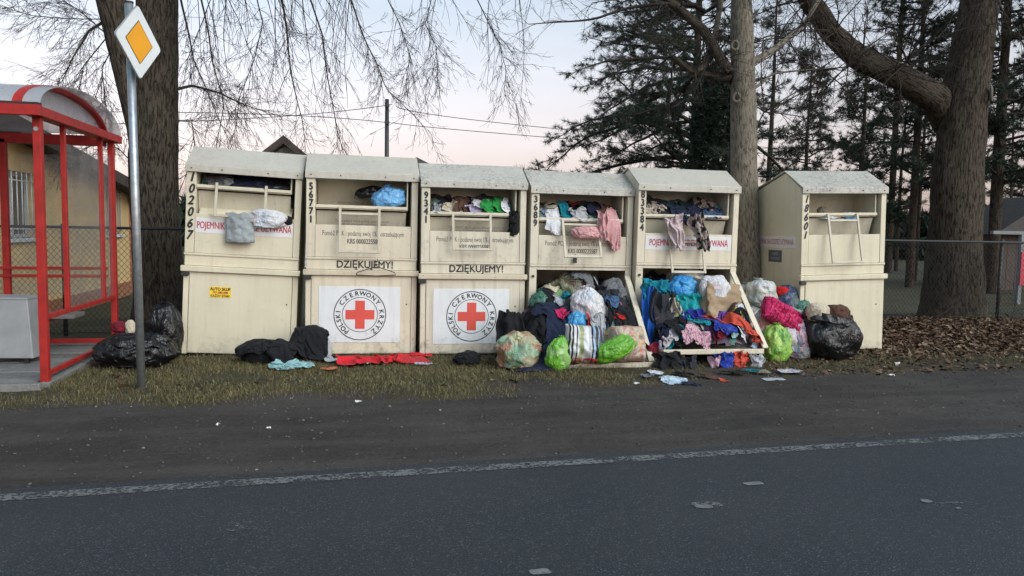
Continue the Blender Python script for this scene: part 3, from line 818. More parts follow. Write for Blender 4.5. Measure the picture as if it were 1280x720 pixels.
# -- huge trunk at the right
TR = np.array([9.05, 10.35, 0.0])
tree_r = thing('bare_tree', 'massive dark trunk with a thick limb sweeping left behind the right fence', 'tree', TR)
trunk = np.array([atY(1191, 400, 10.35) * [1, 1, 0] + [-0.01, 0, -0.15], atY(1191, 385, 10.35), atY(1192, 330, 10.35), atY(1196, 220, 10.35), atY(1206, 120, 10.35), atY(1225, 0, 10.35), atY(1240, -150, 10.35), atY(1240, -330, 10.3)])
V, Fc = stem_mesh(rel(trunk, TR), [0.48, 0.44, 0.41, 0.35, 0.33, 0.275, 0.23, 0.14], 64, 12.1, 0.07, 0.05, (0.7, 0.22))
mesh_obj('trunk', V, Fc, M['bark_dark'], tree_r, True)
pl = [(1203, 225), (1194, 165), (1170, 122), (1124, 96), (1075, 74), (1041, 44), (1011, 0), (985, -60), (960, -160)]
V, Fc = stem_mesh(rel([atY(a, b, (10.66, 10.60, 10.45, 10.30, 10.20, 10.10, 10.0, 9.9, 9.8)[i]) for i, (a, b) in enumerate(pl)], TR), [0.20, 0.25, 0.235, 0.185, 0.17, 0.155, 0.145, 0.115, 0.07], 48, 15.0, 0.08, 0.045)
mesh_obj('limb', V, Fc, M['bark_dark'], tree_r, True)
c = atY(1239, 118, 9.98); a = np.linspace(0, 2 * PI, 25)
t = Tubes(); t.add(rel(np.stack([c[0] + 0.045 * np.cos(a), c[1] + 0.05 * np.cos(a), c[2] + 0.085 * np.sin(a)], 1), TR), 0.022, 8); t.build('knot', M['bark_pale'], tree_r)
tb = Tubes(); r3 = np.random.default_rng(33)
for (a, b, n) in ((1134, 78, 14), (1120, 84, 10), (1080, 60, 8), (1045, 40, 8), (1011, 0, 8), (990, -40, 9), (1225, -20, 6), (1240, -120, 8), (1250, 60, 5), (1252, 30, 4)):
    for _ in range(n):
        grow(tb, rel(atY(a, b, 10.0), TR), r3.normal(0, 0.8, 3) + [-0.1, -0.1, 0.25 if b > 0 else -0.5], r3.uniform(0.7, 2.0), 0.011, 0, 0.4, r3, n_child=8, wig=0.13, shrink=0.5, spread=0.7, maxlev=2, step=0.10)
tb.build('crown', M['twig'], tree_r)

# -- conifers
def needle_tufts(C, D, per, length, width, sr):
    n = len(C) * per
    c = np.repeat(C, per, 0) + sr.normal(0, 0.012, (n, 3)); d = np.repeat(D, per, 0) * 0.7 + sr.normal(0, 0.62, (n, 3))
    d /= np.linalg.norm(d, axis=1)[:, None]; s = np.cross(d, sr.normal(0, 1, (n, 3))); s /= np.linalg.norm(s, axis=1)[:, None]
    l = (length * sr.uniform(0.6, 1.15, n))[:, None]
    V = np.stack([c - s * width, c + s * width, c + d * l], 1).reshape(-1, 3)
    return V, np.arange(n * 3).reshape(-1, 3)
def pine(name, label, base, height, crown0, rad, seed, n_br=60, per=16, nl=0.12, nw=0.006, bias=None, group=None, tr=0.10, dens_t=1.0, profile=None, mat='needles'):
    sr = np.random.default_rng(seed)
    root = thing(name, label, 'tree', base, group=group)
    path = [(0, 0, -0.1)] + [(sr.normal(0, 0.03), sr.normal(0, 0.03), height * f) for f in (0.3, 0.6, 1.0)]
    V, Fc = stem_mesh(path, [tr * 1.15, tr, tr * 0.75, 0.02], 14, seed * 1.7, 0.08, 0.15)
    mesh_obj('trunk', V, Fc, M['bark_pine'], root, True)
    tb = Tubes(); C, D = [], []
    for i in range(n_br):
        f = (i + sr.random()) / n_br; z = crown0 + (height - crown0) * f
        a = sr.uniform(0, 2 * PI)
        if bias is not None and sr.random() < bias[1]: a = bias[0] + sr.normal(0, 0.6)
        prof = profile(f) if profile else (1 - f) ** 0.7
        L = max(0.35, rad * prof * sr.uniform(0.55, 1.15))
        d = np.array([math.cos(a), math.sin(a), sr.uniform(-0.05, 0.35)]); m = max(6, int(L / 0.18)); p = np.array([0, 0, z]); P = [p]
        dd = []
        for k in range(m):
            d = d + sr.normal(0, 0.09, 3); d[2] += 0.05 * (k / m - 0.6); d /= np.linalg.norm(d); p = p + d * L / m; P.append(p); dd.append(d.copy())
        tb.add(P, np.linspace(0.012 + 0.012 * L, 0.004, m + 1), 5)
        for k in range(int(m * 0.22), m):
            for _ in range(3):
                a3 = sr.normal(0, 1, 3); a3[2] *= 0.5; sd = dd[k] * 0.8 + a3 * 0.6; sd /= np.linalg.norm(sd)
                sl = (0.16 + 0.30 * L / rad) * sr.uniform(0.5, 1.3) * (1.25 - 0.6 * k / m); ns = max(3, int(sl / 0.07)); q = P[k]; Q = [q]
                for s_ in range(ns):
                    sd = sd + sr.normal(0, 0.14, 3) + [0, 0, 0.03]; sd /= np.linalg.norm(sd); q = q + sd * sl / ns; Q.append(q)
                    if s_ >= 1 and sr.random() < 0.72 * dens_t: C.append(q); D.append(sd)
                tb.add(Q, np.linspace(0.006, 0.003, ns + 1), 3)
        C.append(P[-1]); D.append(dd[-1])
    V, Fc = needle_tufts(np.array(C), np.array(D), per, nl, nw, sr)
    cr_ = tb.build('boughs', M['bark_pine'], root)
    mesh_obj('crown', V, Fc, M[mat], root)
    return root
gP = 'pines beyond the fence'
b = atY(864, 300, 14.5); b[2] = 0
pine('pine_tree', 'big spreading pine with long needles behind the fourth and fifth containers', b, 9.5, 2.3, 3.5, 5, 98, 21, 0.14, 0.0050, (PI, 0.45), gP, 0.09, 1.0, lambda f: 0.75 + 0.35 * math.sin(f * 9) * (1 - f))
b = atY(1005, 300, 24.0); b[2] = 0
pine('pine_tree', 'small slender pine seen in the gap above the sixth container', b, 7.6, 2.6, 1.8, 6, 56, 16, 0.15, 0.007, None, gP, 0.07)
b = atY(1072, 300, 21.0); b[2] = 0
pine('pine_tree', 'dark bushy pine below the sweeping limb of the big right tree', b, 6.9, 1.2, 2.2, 7, 66, 15, 0.16, 0.008, None, gP, 0.09, mat='needles_dark')
b = atY(1140, 300, 18.0); b[2] = 0
pine('pine_tree', 'dark pine just left of the massive right trunk', b, 9.5, 2.5, 2.1, 8, 70, 14, 0.16, 0.008, None, gP, 0.10, mat='needles_dark', profile=lambda f: 1.0 - 0.5 * f)
b = atY(1243, 300, 16.0); b[2] = 0
pine('pine_tree', 'tall dark pine with straight trunk right of the massive trunk', b, 11, 2.6, 2.6, 9, 90, 16, 0.15, 0.008, None, gP, 0.13, mat='needles_dark', profile=lambda f: 1.0 - 0.4 * f)
b = atY(1112, 300, 25.0); b[2] = 0
pine('pine_tree', 'tall far pine rising behind the sweeping limb', b, 14, 4.0, 2.2, 10, 50, 10, 0.17, 0.009, None, gP, 0.11, profile=lambda f: 1.0 - 0.6 * f)
b = atY(1300, 300, 22.0); b[2] = 0
pine('pine_tree', 'pine at the right edge of the picture', b, 12, 2.0, 3.0, 14, 80, 14, 0.17, 0.010, None, gP, 0.11, profile=lambda f: 1.0 - 0.5 * f)
b = atY(958, 300, 30.0); b[2] = 0
pine('pine_tree', 'hazy pine right beside the pale grey trunk', b, 12, 4.5, 1.7, 15, 34, 9, 0.18, 0.010, None, gP, 0.11, profile=lambda f: 1.0 - 0.5 * f)
# dense thuja behind the fifth container
b = atY(893, 300, 12.0); b[2] = 0
th = thing('thuja_tree', 'dense dark columnar evergreen behind the fifth container', 'tree', b)
tube('trunk', [(0, 0, -0.05), (0, 0, 3.6)], [0.07, 0.02], M['bark_pine'], th, 8)
sr = np.random.default_rng(77); n = 3600
zz = sr.uniform(0.1, 4.1, n); aa = sr.uniform(0, 2 * PI, n)
rr = (0.50 * np.sqrt(np.clip(1 - (zz / 4.25) ** 3, 0, 1)) * (1 + 0.18 * np.sin(aa * 3 + zz * 2)) + 0.03) * sr.uniform(0.5, 1.05, n)
C = np.stack([rr * np.cos(aa), rr * np.sin(aa), zz], 1); D = np.stack([np.cos(aa) * 0.6, np.sin(aa) * 0.6, np.full(n, 0.8)], 1)
V, Fc = needle_tufts(C, D, 10, 0.13, 0.012, sr)
mesh_obj('crown', V, Fc, M['needles_dark'], th)
# far wood: one dark mass along the horizon, and bare saplings in front of it
sr = np.random.default_rng(88); n = 26000
az = sr.uniform(-0.75, 1.0, n); dist = sr.uniform(48, 62, n)
top = 2.1 + 1.5 * np.abs(perlin(np.stack([az * 9, az * 0, az * 0 + 3], 1))) + 0.8 * perlin(np.stack([az * 40, az * 0, az * 0], 1))
C = np.stack([dist * np.sin(az), dist * np.cos(az), top * sr.random(n) ** 0.8], 1); D = np.tile([[0, 0, 1.0]], (n, 1))
V, Fc = needle_tufts(C, D, 4, 0.9, 0.16, sr)
stuff(mesh_obj('far_wood', V, Fc, M['needles_dark']), 'dark far-off wood along the horizon', 'wood')
gS = 'thin bare saplings behind the right fence'
for i, (px, Y, h, r) in enumerate(((1146, 20.5, 7.5, 0.07), (1122, 26, 8, 0.08), (1262, 19, 6.5, 0.05), (1165, 30, 9, 0.10))):
    b = atY(px, 300, Y); b[2] = 0
    lab = ('slim dark trunk closest to the left side of the massive right trunk', 'thin trunk just right of the sixth container', 'thin sapling right of the massive trunk before the shed', 'far trunk hidden partly by the massive right trunk')[i]
    t = thing('sapling_tree', lab, 'tree', b, group=gS)
    V, Fc = stem_mesh([(0, 0, -.1), (sr.normal(0, .08), 0, h * .5), (sr.normal(0, .15), 0, h)], [r, r * .7, 0.015], 12, i * 2.0, 0.08, 0.2)
    mesh_obj('trunk', V, Fc, M['bark_pine'], t, True)
    tb = Tubes()
    for k in range(26):
        z = h * sr.uniform(0.2, 0.95); a = sr.uniform(0, 2 * PI)
        grow(tb, (0, 0, z), (math.cos(a), math.sin(a), 0.4), sr.uniform(0.8, 1.9), 0.014, 0, 0.15, sr, n_child=6, wig=0.14, shrink=0.5, spread=0.7, maxlev=2, step=0.16)
    tb.build('crown', M['twig'], t)
# thin weeds by the right trunk
for i, (pl, lab) in enumerate((([(1155, 405), (1180, 390), (1205, 372)], 'thin bare stem leaning right before the massive trunk'), ([(1188, 402), (1200, 380), (1212, 352)], 'thin bare stem rising before the massive trunk'),
                          ([(1240, 410), (1250, 375), (1244, 345)], 'thin bare stem standing right of the massive trunk'), ([(1262, 415), (1270, 380), (1266, 350)], 'thin bare stem nearest the right edge of the picture'))):
    P = wob(dens([atY(a, b, 9.35) for a, b in pl], 12), 0.03, i); P[0, 2] = 0.03
    tb = Tubes(); tb.add(P - P[0], np.linspace(0.006, 0.002, 12), 4); sr2 = np.random.default_rng(i)
    for k in range(4, 11): grow(tb, P[k] - P[0], sr2.normal(0, .5, 3) + [0, 0, .6], 0.22, 0.003, 1, 0, sr2, n_child=2, maxlev=2, step=0.06)
    o = tb.build('weed_stem', M['twig']); o.location = P[0]; tag(o, lab, 'weed', 'bare weed stems by the right fence')
# ------------------------------------------------------------------ chain-link fence
FY = 9.62
fence = thing('chain_link_fence', 'long dark chain-link fence with top rail running behind the containers', 'fence', (0, FY, 0))
tb = Tubes(); dx, dz = 0.062, 0.072; nz = 17
x = -9.0
while x < 15.0:
    zz = 0.04 + np.arange(nz + 1) * dz
    for ph in (0, 1):
        xx = x + dx * ((np.arange(nz + 1) + ph) % 2) * (1 if ph == 0 else 1)
        yy = 0.004 * ((np.arange(nz + 1) % 2) * 2 - 1) * (1 if ph else -1)
        P = np.stack([xx + 0.006 * perlin(np.stack([xx * 2, zz * 2, xx * 0 + ph], 1)), yy + 0.02 * perlin(np.stack([xx, zz, xx * 0], 1)), zz], 1)
        tb.add(P, 0.0030, 3)
    x += dx
o = tb.build('wire_mesh', M['wire'], fence); o['kind'] = 'stuff'
tube('top_rail', [(-9, 0, 1.285), (3, 0, 1.28), (15, 0, 1.275)], 0.017, M['wire'], fence, 8)
tube('tension_wire', [(-9, -0.01, 0.06), (15, -0.01, 0.06)], 0.004, M['wire'], fence, 4)
for i in range(10):
    xp = -8.4 + i * 2.55
    tube('post', [(xp, 0.03, -0.2), (xp, 0.03, 1.32)], 0.024, M['dark_metal'], fence, 10)

# ------------------------------------------------------------------ bus shelter
SX, SY0, SY1 = -2.445, 6.68, 8.52
sh = thing('bus_shelter', 'red framed bus shelter with curved translucent roof and glass side at the left edge', 'shelter', (SX, SY0, 0))
DY = SY1 - SY0; RP = M['red_paint']; XL = -3.9
H0 = 2.16
def shp(n, *a, **k): return box(n, *a, RP, sh, 0.004)
shp('post', -0.028, 0.032, -0.03, 0.03, 0.0, H0)
shp('post', -0.028, 0.028, DY - 0.03, DY + 0.03, 0.0, H0)
shp('post', XL, XL + 0.08, -0.04, 0.04, 0.0, H0)
shp('post', XL, XL + 0.08, DY - 0.04, DY + 0.04, 0.0, H0)
shp('post', -1.02, -0.96, DY - 0.03, DY + 0.03, 0.0, H0)
shp('mullion', -0.020, 0.020, 0.51, 0.55, 0.60, H0)
shp('mullion', -0.020, 0.020, 1.48, 1.52, 0.60, H0)
shp('side_rail', -0.018, 0.018, 0.032, DY - 0.032, 0.56, 0.60)
shp('side_rail', -0.018, 0.018, 0.032, DY - 0.032, 0.10, 0.138)
shp('side_beam', -0.05, 0.07, -0.10, DY + 0.14, H0 + 0.002, H0 + 0.078)
shp('front_beam', XL - 0.1, 0.075, -0.16, -0.102, H0, H0 + 0.082)
shp('rear_beam', XL - 0.1, -0.052, DY - 0.03, DY + 0.05, H0 - 0.04, H0 + 0.06)
shp('rear_rail', XL + 0.08, -0.045, DY - 0.02, DY + 0.02, 0.10, 0.145)
shp('rear_rail', XL + 0.08, -0.045, DY - 0.045, DY - 0.022, 0.78, 0.81)
shp('rear_rail', XL + 0.08, -0.045, DY - 0.045, DY - 0.022, 0.86, 0.89)
gl = M['glass']
box('glass_pane', -0.005, 0.005, 0.555, 1.475, 0.605, 2.02, gl, sh, 0)
box('glass_pane', -0.004, 0.006, 1.535, DY - 0.045, 0.605, 2.02, gl, sh, 0)
box('glass_pane', XL + 0.1, -1.025, DY + 0.002, DY + 0.012, 0.605, 2.02, gl, sh, 0)
box('glass_pane', -0.955, -0.045, DY + 0.002, DY + 0.012, 0.605, 2.02, gl, sh, 0)
box('bench_seat', XL + 0.5, -0.25, DY - 0.42, DY - 0.10, 0.40, 0.44, M['slab'], sh, 0.006)
for xb in (-0.6, -1.6, -2.8): shp('bench_bracket', xb, xb + 0.04, DY - 0.38, DY - 0.02, 0.34, 0.398)
# barrel vault roof
ang = np.linspace(0.04, PI - 0.04, 30); yc = DY / 2 + 0.02; ry = DY / 2 + 0.12; rz = 0.27; z0 = H0 + 0.075
arc = np.stack([yc - ry * np.cos(ang), z0 + rz * np.sin(ang)], 1)
V, Fc = [], []
for (xx) in (XL - 0.1, 0.06):
    for (yy, zz) in arc: V.append((xx, yy, zz))
n = len(arc)
for i in range(n - 1): Fc.append((i, i + 1, n + i + 1, n + i))
o = mesh_obj('curved_roof', V, Fc, M['poly_roof'], sh, True); m = o.modifiers.new('t', 'SOLIDIFY'); m.thickness = 0.008
V = [(-0.12, yy, zz) for (yy, zz) in arc * np.array([1, 1])]
V = [(-0.125, yc + (yy - yc) * 0.985, z0 + (zz - z0) * 0.985) for (yy, zz) in arc] + [(-0.125, yc, z0)]
o = mesh_obj('roof_end_pane', V, [(i, i + 1, n) for i in range(n - 1)], M['poly_roof'], sh); m = o.modifiers.new('t', 'SOLIDIFY'); m.thickness = 0.006
for xr in (-0.10, -1.35, -2.6):
    V, Fc = [], []
    for (yy, zz) in arc:
        ny, nz_ = (yy - yc) / ry, (zz - z0) / rz; l = math.hypot(ny, nz_); ny /= l; nz_ /= l
        for (ex, er) in ((-0.035, -0.03), (0.035, -0.03), (0.035, 0.014), (-0.035, 0.014)):
            V.append((xr + ex, yy + ny * er, zz + nz_ * er))
    for i in range(n - 1):
        for j in range(4): Fc.append((i * 4 + j, i * 4 + (j + 1) % 4, i * 4 + 4 + (j + 1) % 4, i * 4 + 4 + j))
    mesh_obj('roof_rib', V, Fc, RP, sh)
box('roof_gasket', XL - 0.1, 0.07, -0.155, -0.09, H0 + 0.084, H0 + 0.100, M['dark_metal'], sh, 0.002)
bolt = tube('bolt', [(0, -0.036, 2.07), (0, -0.030, 2.07)], 0.018, M['galv'], sh, 12)
copy_obj(bolt, sh, (0, 0, -2.02))

# steel litter box inside the shelter
c = atZ(14, 455, 0.065)
lb = thing('litter_box', 'plain grey sheet-steel box on short legs inside the shelter', 'bin', (c[0], c[1], 0.065), (0, 0, -0.12))
prism('body', [(-0.24, 0.05), (0.19, 0.05), (0.155, 0.58), (-0.24, 0.58)], 'y', 0, 0.30, M['steel'], lb, 0.008)
for xx in (-0.18, 0.10): box('leg', xx, xx + 0.03, 0.03, 0.06, 0, 0.05, M['dark_metal'], lb, 0)
box('rim', -0.246, 0.160, -0.006, 0.306, 0.581, 0.60, M['steel'], lb, 0.003)

# ------------------------------------------------------------------ priority road sign
pb = atZ(177, 489)
rs = thing('road_sign', 'white and amber diamond road sign on a grey steel pole', 'sign', (pb[0], pb[1], 0.0), (0, R_(-0.6), 0))
tube('pole', [(0, 0, -0.2), (0, 0, 3.04)], 0.031, M['galv'], rs, 20)
ptop = tube('pole_cap', [(0, 0, 3.041), (0, 0, 3.055)], 0.033, M['dark_metal'], rs, 20)
def rdiamond(name, s, y, mat, par, t=0.002, rad=0.05):
    P = []
    for q in range(4):
        a0 = q * PI / 2; cx, cz = (s - rad * 1.414) * math.cos(a0), (s - rad * 1.414) * math.sin(a0)
        for k in range(6):
            a = a0 - PI / 4 + k * PI / 2 / 5; P.append((cx + rad * math.cos(a), cz + rad * math.sin(a)))
    return prism(name, P, 'y', y, y - t, mat, par)
YA = R_(70)
plate = rdiamond('plate', 0.286, -0.036, M['steel'], rs, 0.012, 0.03)
face = rdiamond('white_face', 0.280, -0.0485, M['sign_white'], plate, 0.001, 0.03)
blk = rdiamond('black_outline', 0.168, -0.050, M['sign_black'], plate, 0.001, 0.008)
amb = rdiamond('amber_field', 0.160, -0.0515, M['sign_yellow'], plate, 0.001, 0.006)
plate.location = (0.03, -0.03, 2.74); plate.rotation_euler = (0, 0, YA)
for zz in (2.66, 2.82): tube('clamp', [(0, 0, zz), (0, 0, zz + 0.03)], 0.036, M['dark_metal'], rs, 16)
# ------------------------------------------------------------------ yellow building at the left
WX = -4.26
def wpt(px, py): p = atX(px, py, WX); return p[1], p[2]
yb = thing('yellow_building', 'low yellow rendered building with barred windows and dark sloping roof', 'building', (WX, 10.4, 0))
y1 = 15.9 - 10.4
_za, _zb = atX(76, 176, WX + 0.35), atX(166, 226, WX + 0.35)
_k = (_zb[2] - _za[2]) / (_zb[1] - _za[1])
def rz_(y): return _za[2] - 0.12 + _k * (y + 10.4 - _za[1])
wins = []
for (xa, xb, ya, yb_) in ((4, 46, 222, 297), (133, 151, 243, 300)):
    q0, q1 = wpt(xa, (ya + yb_) / 2)[0] - 10.4, wpt(xb, (ya + yb_) / 2)[0] - 10.4
    zt = wpt((xa + xb) / 2, ya)[1]; zb = wpt((xa + xb) / 2, yb_)[1]
    wins.append((q0, q1, zb, zt))
wins = [(max(w[0], 0.10), w[1], 1.12, 1.98) for w in wins]
# wall built in pieces round the window openings
ys = [0.0]
segs = []
cur = -0.02
for (a, b_, zb, zt) in wins:
    segs.append((cur, a)); cur = b_
segs.append((cur, y1))
def wallpiece(a, b_, z0_, z1a, z1b):
    prism('wall', [(a, z0_), (b_, z0_), (b_, z1b), (a, z1a)], 'x', -0.30, 0.0, M['yellow_wall'], yb)
for (a, b_) in segs: wallpiece(a, b_, -0.1, rz_(a), rz_(b_))
for (a, b_, zb, zt) in wins:
    wallpiece(a, b_, -0.1, zb, zb); wallpiece(a, b_, zt, rz_(a), rz_(b_))
    w = mesh_obj('window', *box_vf(-0.16, -0.14, a, b_, zb, zt), M['window_glass'], yb)
    fr = 0.05
    for (p0, p1, q0, q1) in ((a, a + fr, zb, zt), (b_ - fr, b_, zb, zt), (a + fr, b_ - fr, zb, zb + fr), (a + fr, b_ - fr, zt - fr, zt), ((a + b_) / 2 - .025, (a + b_) / 2 + .025, zb + fr, zt - fr)):
        box('frame', -0.139, -0.10, p0, p1, q0, q1, M['win_frame'], w, 0.004)
    box('sill', -0.13, 0.05, a - 0.03, b_ + 0.03, zb - 0.05, zb, M['win_frame'], w, 0.004)
    nb = max(4, int((b_ - a) / 0.13))
    for k in range(nb):
        yy = a + 0.06 + (b_ - a - 0.12) * k / (nb - 1)
        tube('bar', [(0.02, yy, zb + 0.01), (0.02, yy, zt - 0.01)], 0.008, M['win_frame'], w, 6)
    for zz in (zb + 0.12, zt - 0.12): tube('bar', [(0.02, a + 0.01, zz), (0.02, b_ - 0.01, zz)], 0.008, M['win_frame'], w, 6)
prism('end_wall', [(-5.0, -0.1), (-0.301, -0.1), (-0.301, rz_(0)), (-5.0, rz_(0))], 'y', 0.0, 0.3, M['yellow_wall'], yb)
prism('end_wall', [(-5.0, -0.1), (-0.301, -0.1), (-0.301, rz_(y1)), (-5.0, rz_(y1))], 'y', y1 - 0.3, y1, M['yellow_wall'], yb)
prism('roof', [(-0.45, rz_(-0.45) + 0.004), (y1 + 0.45, rz_(y1 + 0.45) + 0.004), (y1 + 0.45, rz_(y1 + 0.45) + 0.13), (-0.45, rz_(-0.45) + 0.13)], 'x', -5.3, 0.32, M['tile_dark'], yb)
prism('bargeboard', [(-0.47, rz_(-0.47) - 0.04), (y1 + 0.47, rz_(y1 + 0.47) - 0.04), (y1 + 0.47, rz_(y1 + 0.47) + 0.145), (-0.47, rz_(-0.47) + 0.145)], 'x', 0.322, 0.35, M['soffit'], yb)
box('corner_trim', 0.002, 0.02, y1 - 0.05, y1 + 0.02, 0.0, 1.9, M['brick_trim'], yb, 0)
box('plinth', 0.002, 0.03, 0.0, y1 - 0.06, -0.05, 0.22, M['brick_trim'], yb, 0.005)
lp = thing('wall_lamp', 'small dark lantern on the yellow wall near its far corner', 'lamp', (WX + 0.02, 15.75, 1.85))
box('bracket', 0, 0.12, -0.015, 0.015, 0.0, 0.03, M['dark_metal'], lp, 0.002)
prism('lantern', [(0.08, -0.12), (0.16, -0.12), (0.19, 0.03), (0.05, 0.03)], 'y', -0.06, 0.06, M['dark_metal'], lp, 0.004)
box('cap', 0.03, 0.21, -0.09, 0.09, 0.031, 0.06, M['dark_metal'], lp, 0.004)

# ------------------------------------------------------------------ far house (gable behind the first container)
c = atY(357, 300, 26.0)
fh = thing('gable_house', 'house with dark wooden gable roof showing above the first container', 'house', (c[0], 26.0, 0))
apex = atY(357, 172, 26.0)[2]; ev = apex - 1.35
prism('wall', [(-1.5, -0.1), (1.5, -0.1), (1.5, ev + 0.1), (0, apex - 0.28), (-1.5, ev + 0.1)], 'y', 0.0, 6.0, M['house_white'], fh)
for s in (-1, 1):
    prism('roof_slope', [(0.0, apex), (s * 1.95, apex - 1.62), (s * 1.95, apex - 1.78), (0.0, apex - 0.20)], 'y', -0.5, 6.4, M['tile_dark'], fh)
    prism('bargeboard', [(0.0, apex + 0.02), (s * 1.97, apex - 1.62), (s * 1.97, apex - 1.85), (0.0, apex - 0.24)], 'y', -0.56, -0.502, M['soffit'], fh)
w = box('window', -0.35, 0.35, -0.02, 0.0, apex - 2.3, apex - 1.3, M['window_glass'], fh, 0)
box('frame', -0.40, 0.40, -0.015, -0.001, apex - 2.36, apex - 1.24, M['win_frame'], w, 0)

# capped timber post in the gap between the second and third container
c = atY(522, 300, 9.15)
tp = thing('capped_post', 'dark timber post with pointed cap between the second and third container', 'post', (c[0], 9.15, 0))
zt = atY(522, 207, 9.15)[2]
box('shaft', -0.055, 0.055, -0.055, 0.055, -0.1, zt, M['soffit'], tp, 0.005)
V = [(-.14, -.12, zt + .001), (.16, -.12, zt + .001), (.16, .12, zt + .001), (-.14, .12, zt + .001), (-.02, 0, zt + .10)]
mesh_obj('cap', V, [(3, 2, 1, 0), (0, 1, 4), (1, 2, 4), (2, 3, 4), (3, 0, 4)], M['tile_dark'], tp)

# utility pole and wires
c = atY(483, 300, 30.0)
up = thing('utility_pole', 'thin dark utility pole rising above the second container', 'pole', (c[0], 30.0, 0))
zt = atY(483, 124, 30.0)[2]
tube('shaft', [(0, 0, -0.3), (0, 0, zt)], [0.10, 0.075], M['dark_metal'], up, 10)
za, zb = atY(483, 132, 30.0)[2], atY(483, 153, 30.0)[2]
for zz in (za, zb): box('insulator', -0.09, 0.09, -0.12, -0.07, zz - 0.07, zz + 0.05, M['dark_metal'], up, 0.01)
def wire_run(lab, pts, r=0.014):
    P = np.array([atY(*p) for p in pts]); t = np.linspace(0, 1, len(P)); tt = np.linspace(0, 1, 40)
    Q = np.stack([np.interp(tt, t, P[:, k]) for k in range(3)], 1)
    co = [np.polyfit(t, P[:, k], min(2, len(P) - 1)) for k in range(3)]
    Q = np.stack([np.polyval(co[k], tt) for k in range(3)], 1)
    o = tube('overhead_wire', Q - Q[0], r, M['wire'], None, 4); o.location = Q[0]
    tag(o, lab, 'wire', 'overhead wires')
wire_run('upper overhead wire from the utility pole to the left', [(483, 131, 29.9), (420, 140, 30), (250, 152, 30.4), (120, 155, 31)])
wire_run('upper overhead wire from the utility pole to the right', [(483, 131, 29.9), (590, 148, 31), (700, 162, 32), (980, 186, 34)])
wire_run('lower overhead wire from the utility pole to the left', [(483, 153, 29.9), (380, 145, 29.5), (250, 141, 29), (60, 140, 28.5)])
wire_run('lower overhead wire from the utility pole to the right', [(483, 153, 29.9), (590, 163, 30.5), (720, 175, 31), (980, 194, 33)])

M['dull_steel'] = simple('dull painted steel', (0.17, 0.175, 0.18), 0.6)
# ------------------------------------------------------------------ shed at the right edge
c = atY(1262, 300, 17.0)
sd = thing('shed', 'dark brown timber shed behind the fence at the right edge', 'shed', (c[0], 17.0, 0))
zl, zr = atY(1236, 291, 17.0)[2], atY(1300, 262, 17.0)[2]
x0, x1 = atY(1236, 300, 17.0)[0] - c[0], atY(1360, 300, 17.0)[0] - c[0]
prism('wall', [(x0, -0.1), (x1, -0.1), (x1, zl - 0.05), (x0, zl - 0.05)], 'y', 0, 1.1, M['soffit'], sd)
for k in range(11):
    xx = x0 + (x1 - x0) * k / 11
    box('plank', xx + 0.004, xx + (x1 - x0) / 11 - 0.004, -0.022, -0.001, -0.05, zl - 0.06, M['soffit'], sd, 0.003)
prism('roof', [(x0 - 0.15, zl - 0.04), (x1 + 0.2, zl - 0.04), ((x0 + x1) / 2, zr + 0.35)], 'y', -0.35, 1.4, M['tile_dark'], sd)
pf = thing('steel_goal_frame', 'grey steel post and crossbar frame standing before the dark shed', 'frame', (atY(1277, 300, 13.5)[0], 13.5, 0))
zt = atY(1260, 290, 13.5)[2]
box('post', -0.04, 0.04, -0.04, 0.04, -0.1, zt - 0.05, M['dull_steel'], pf, 0.004)
box('crossbar', -0.75, 1.3, -0.045, 0.045, zt - 0.049, zt + 0.02, M['dull_steel'], pf, 0.004)
box('post', 1.2, 1.28, -0.04, 0.04, -0.1, zt - 0.05, M['galv'], pf, 0.004)
box('red_plate', -0.035, 0.12, -0.06, -0.042, 0.35, 1.05, M['crimson_print'], pf, 0.003)
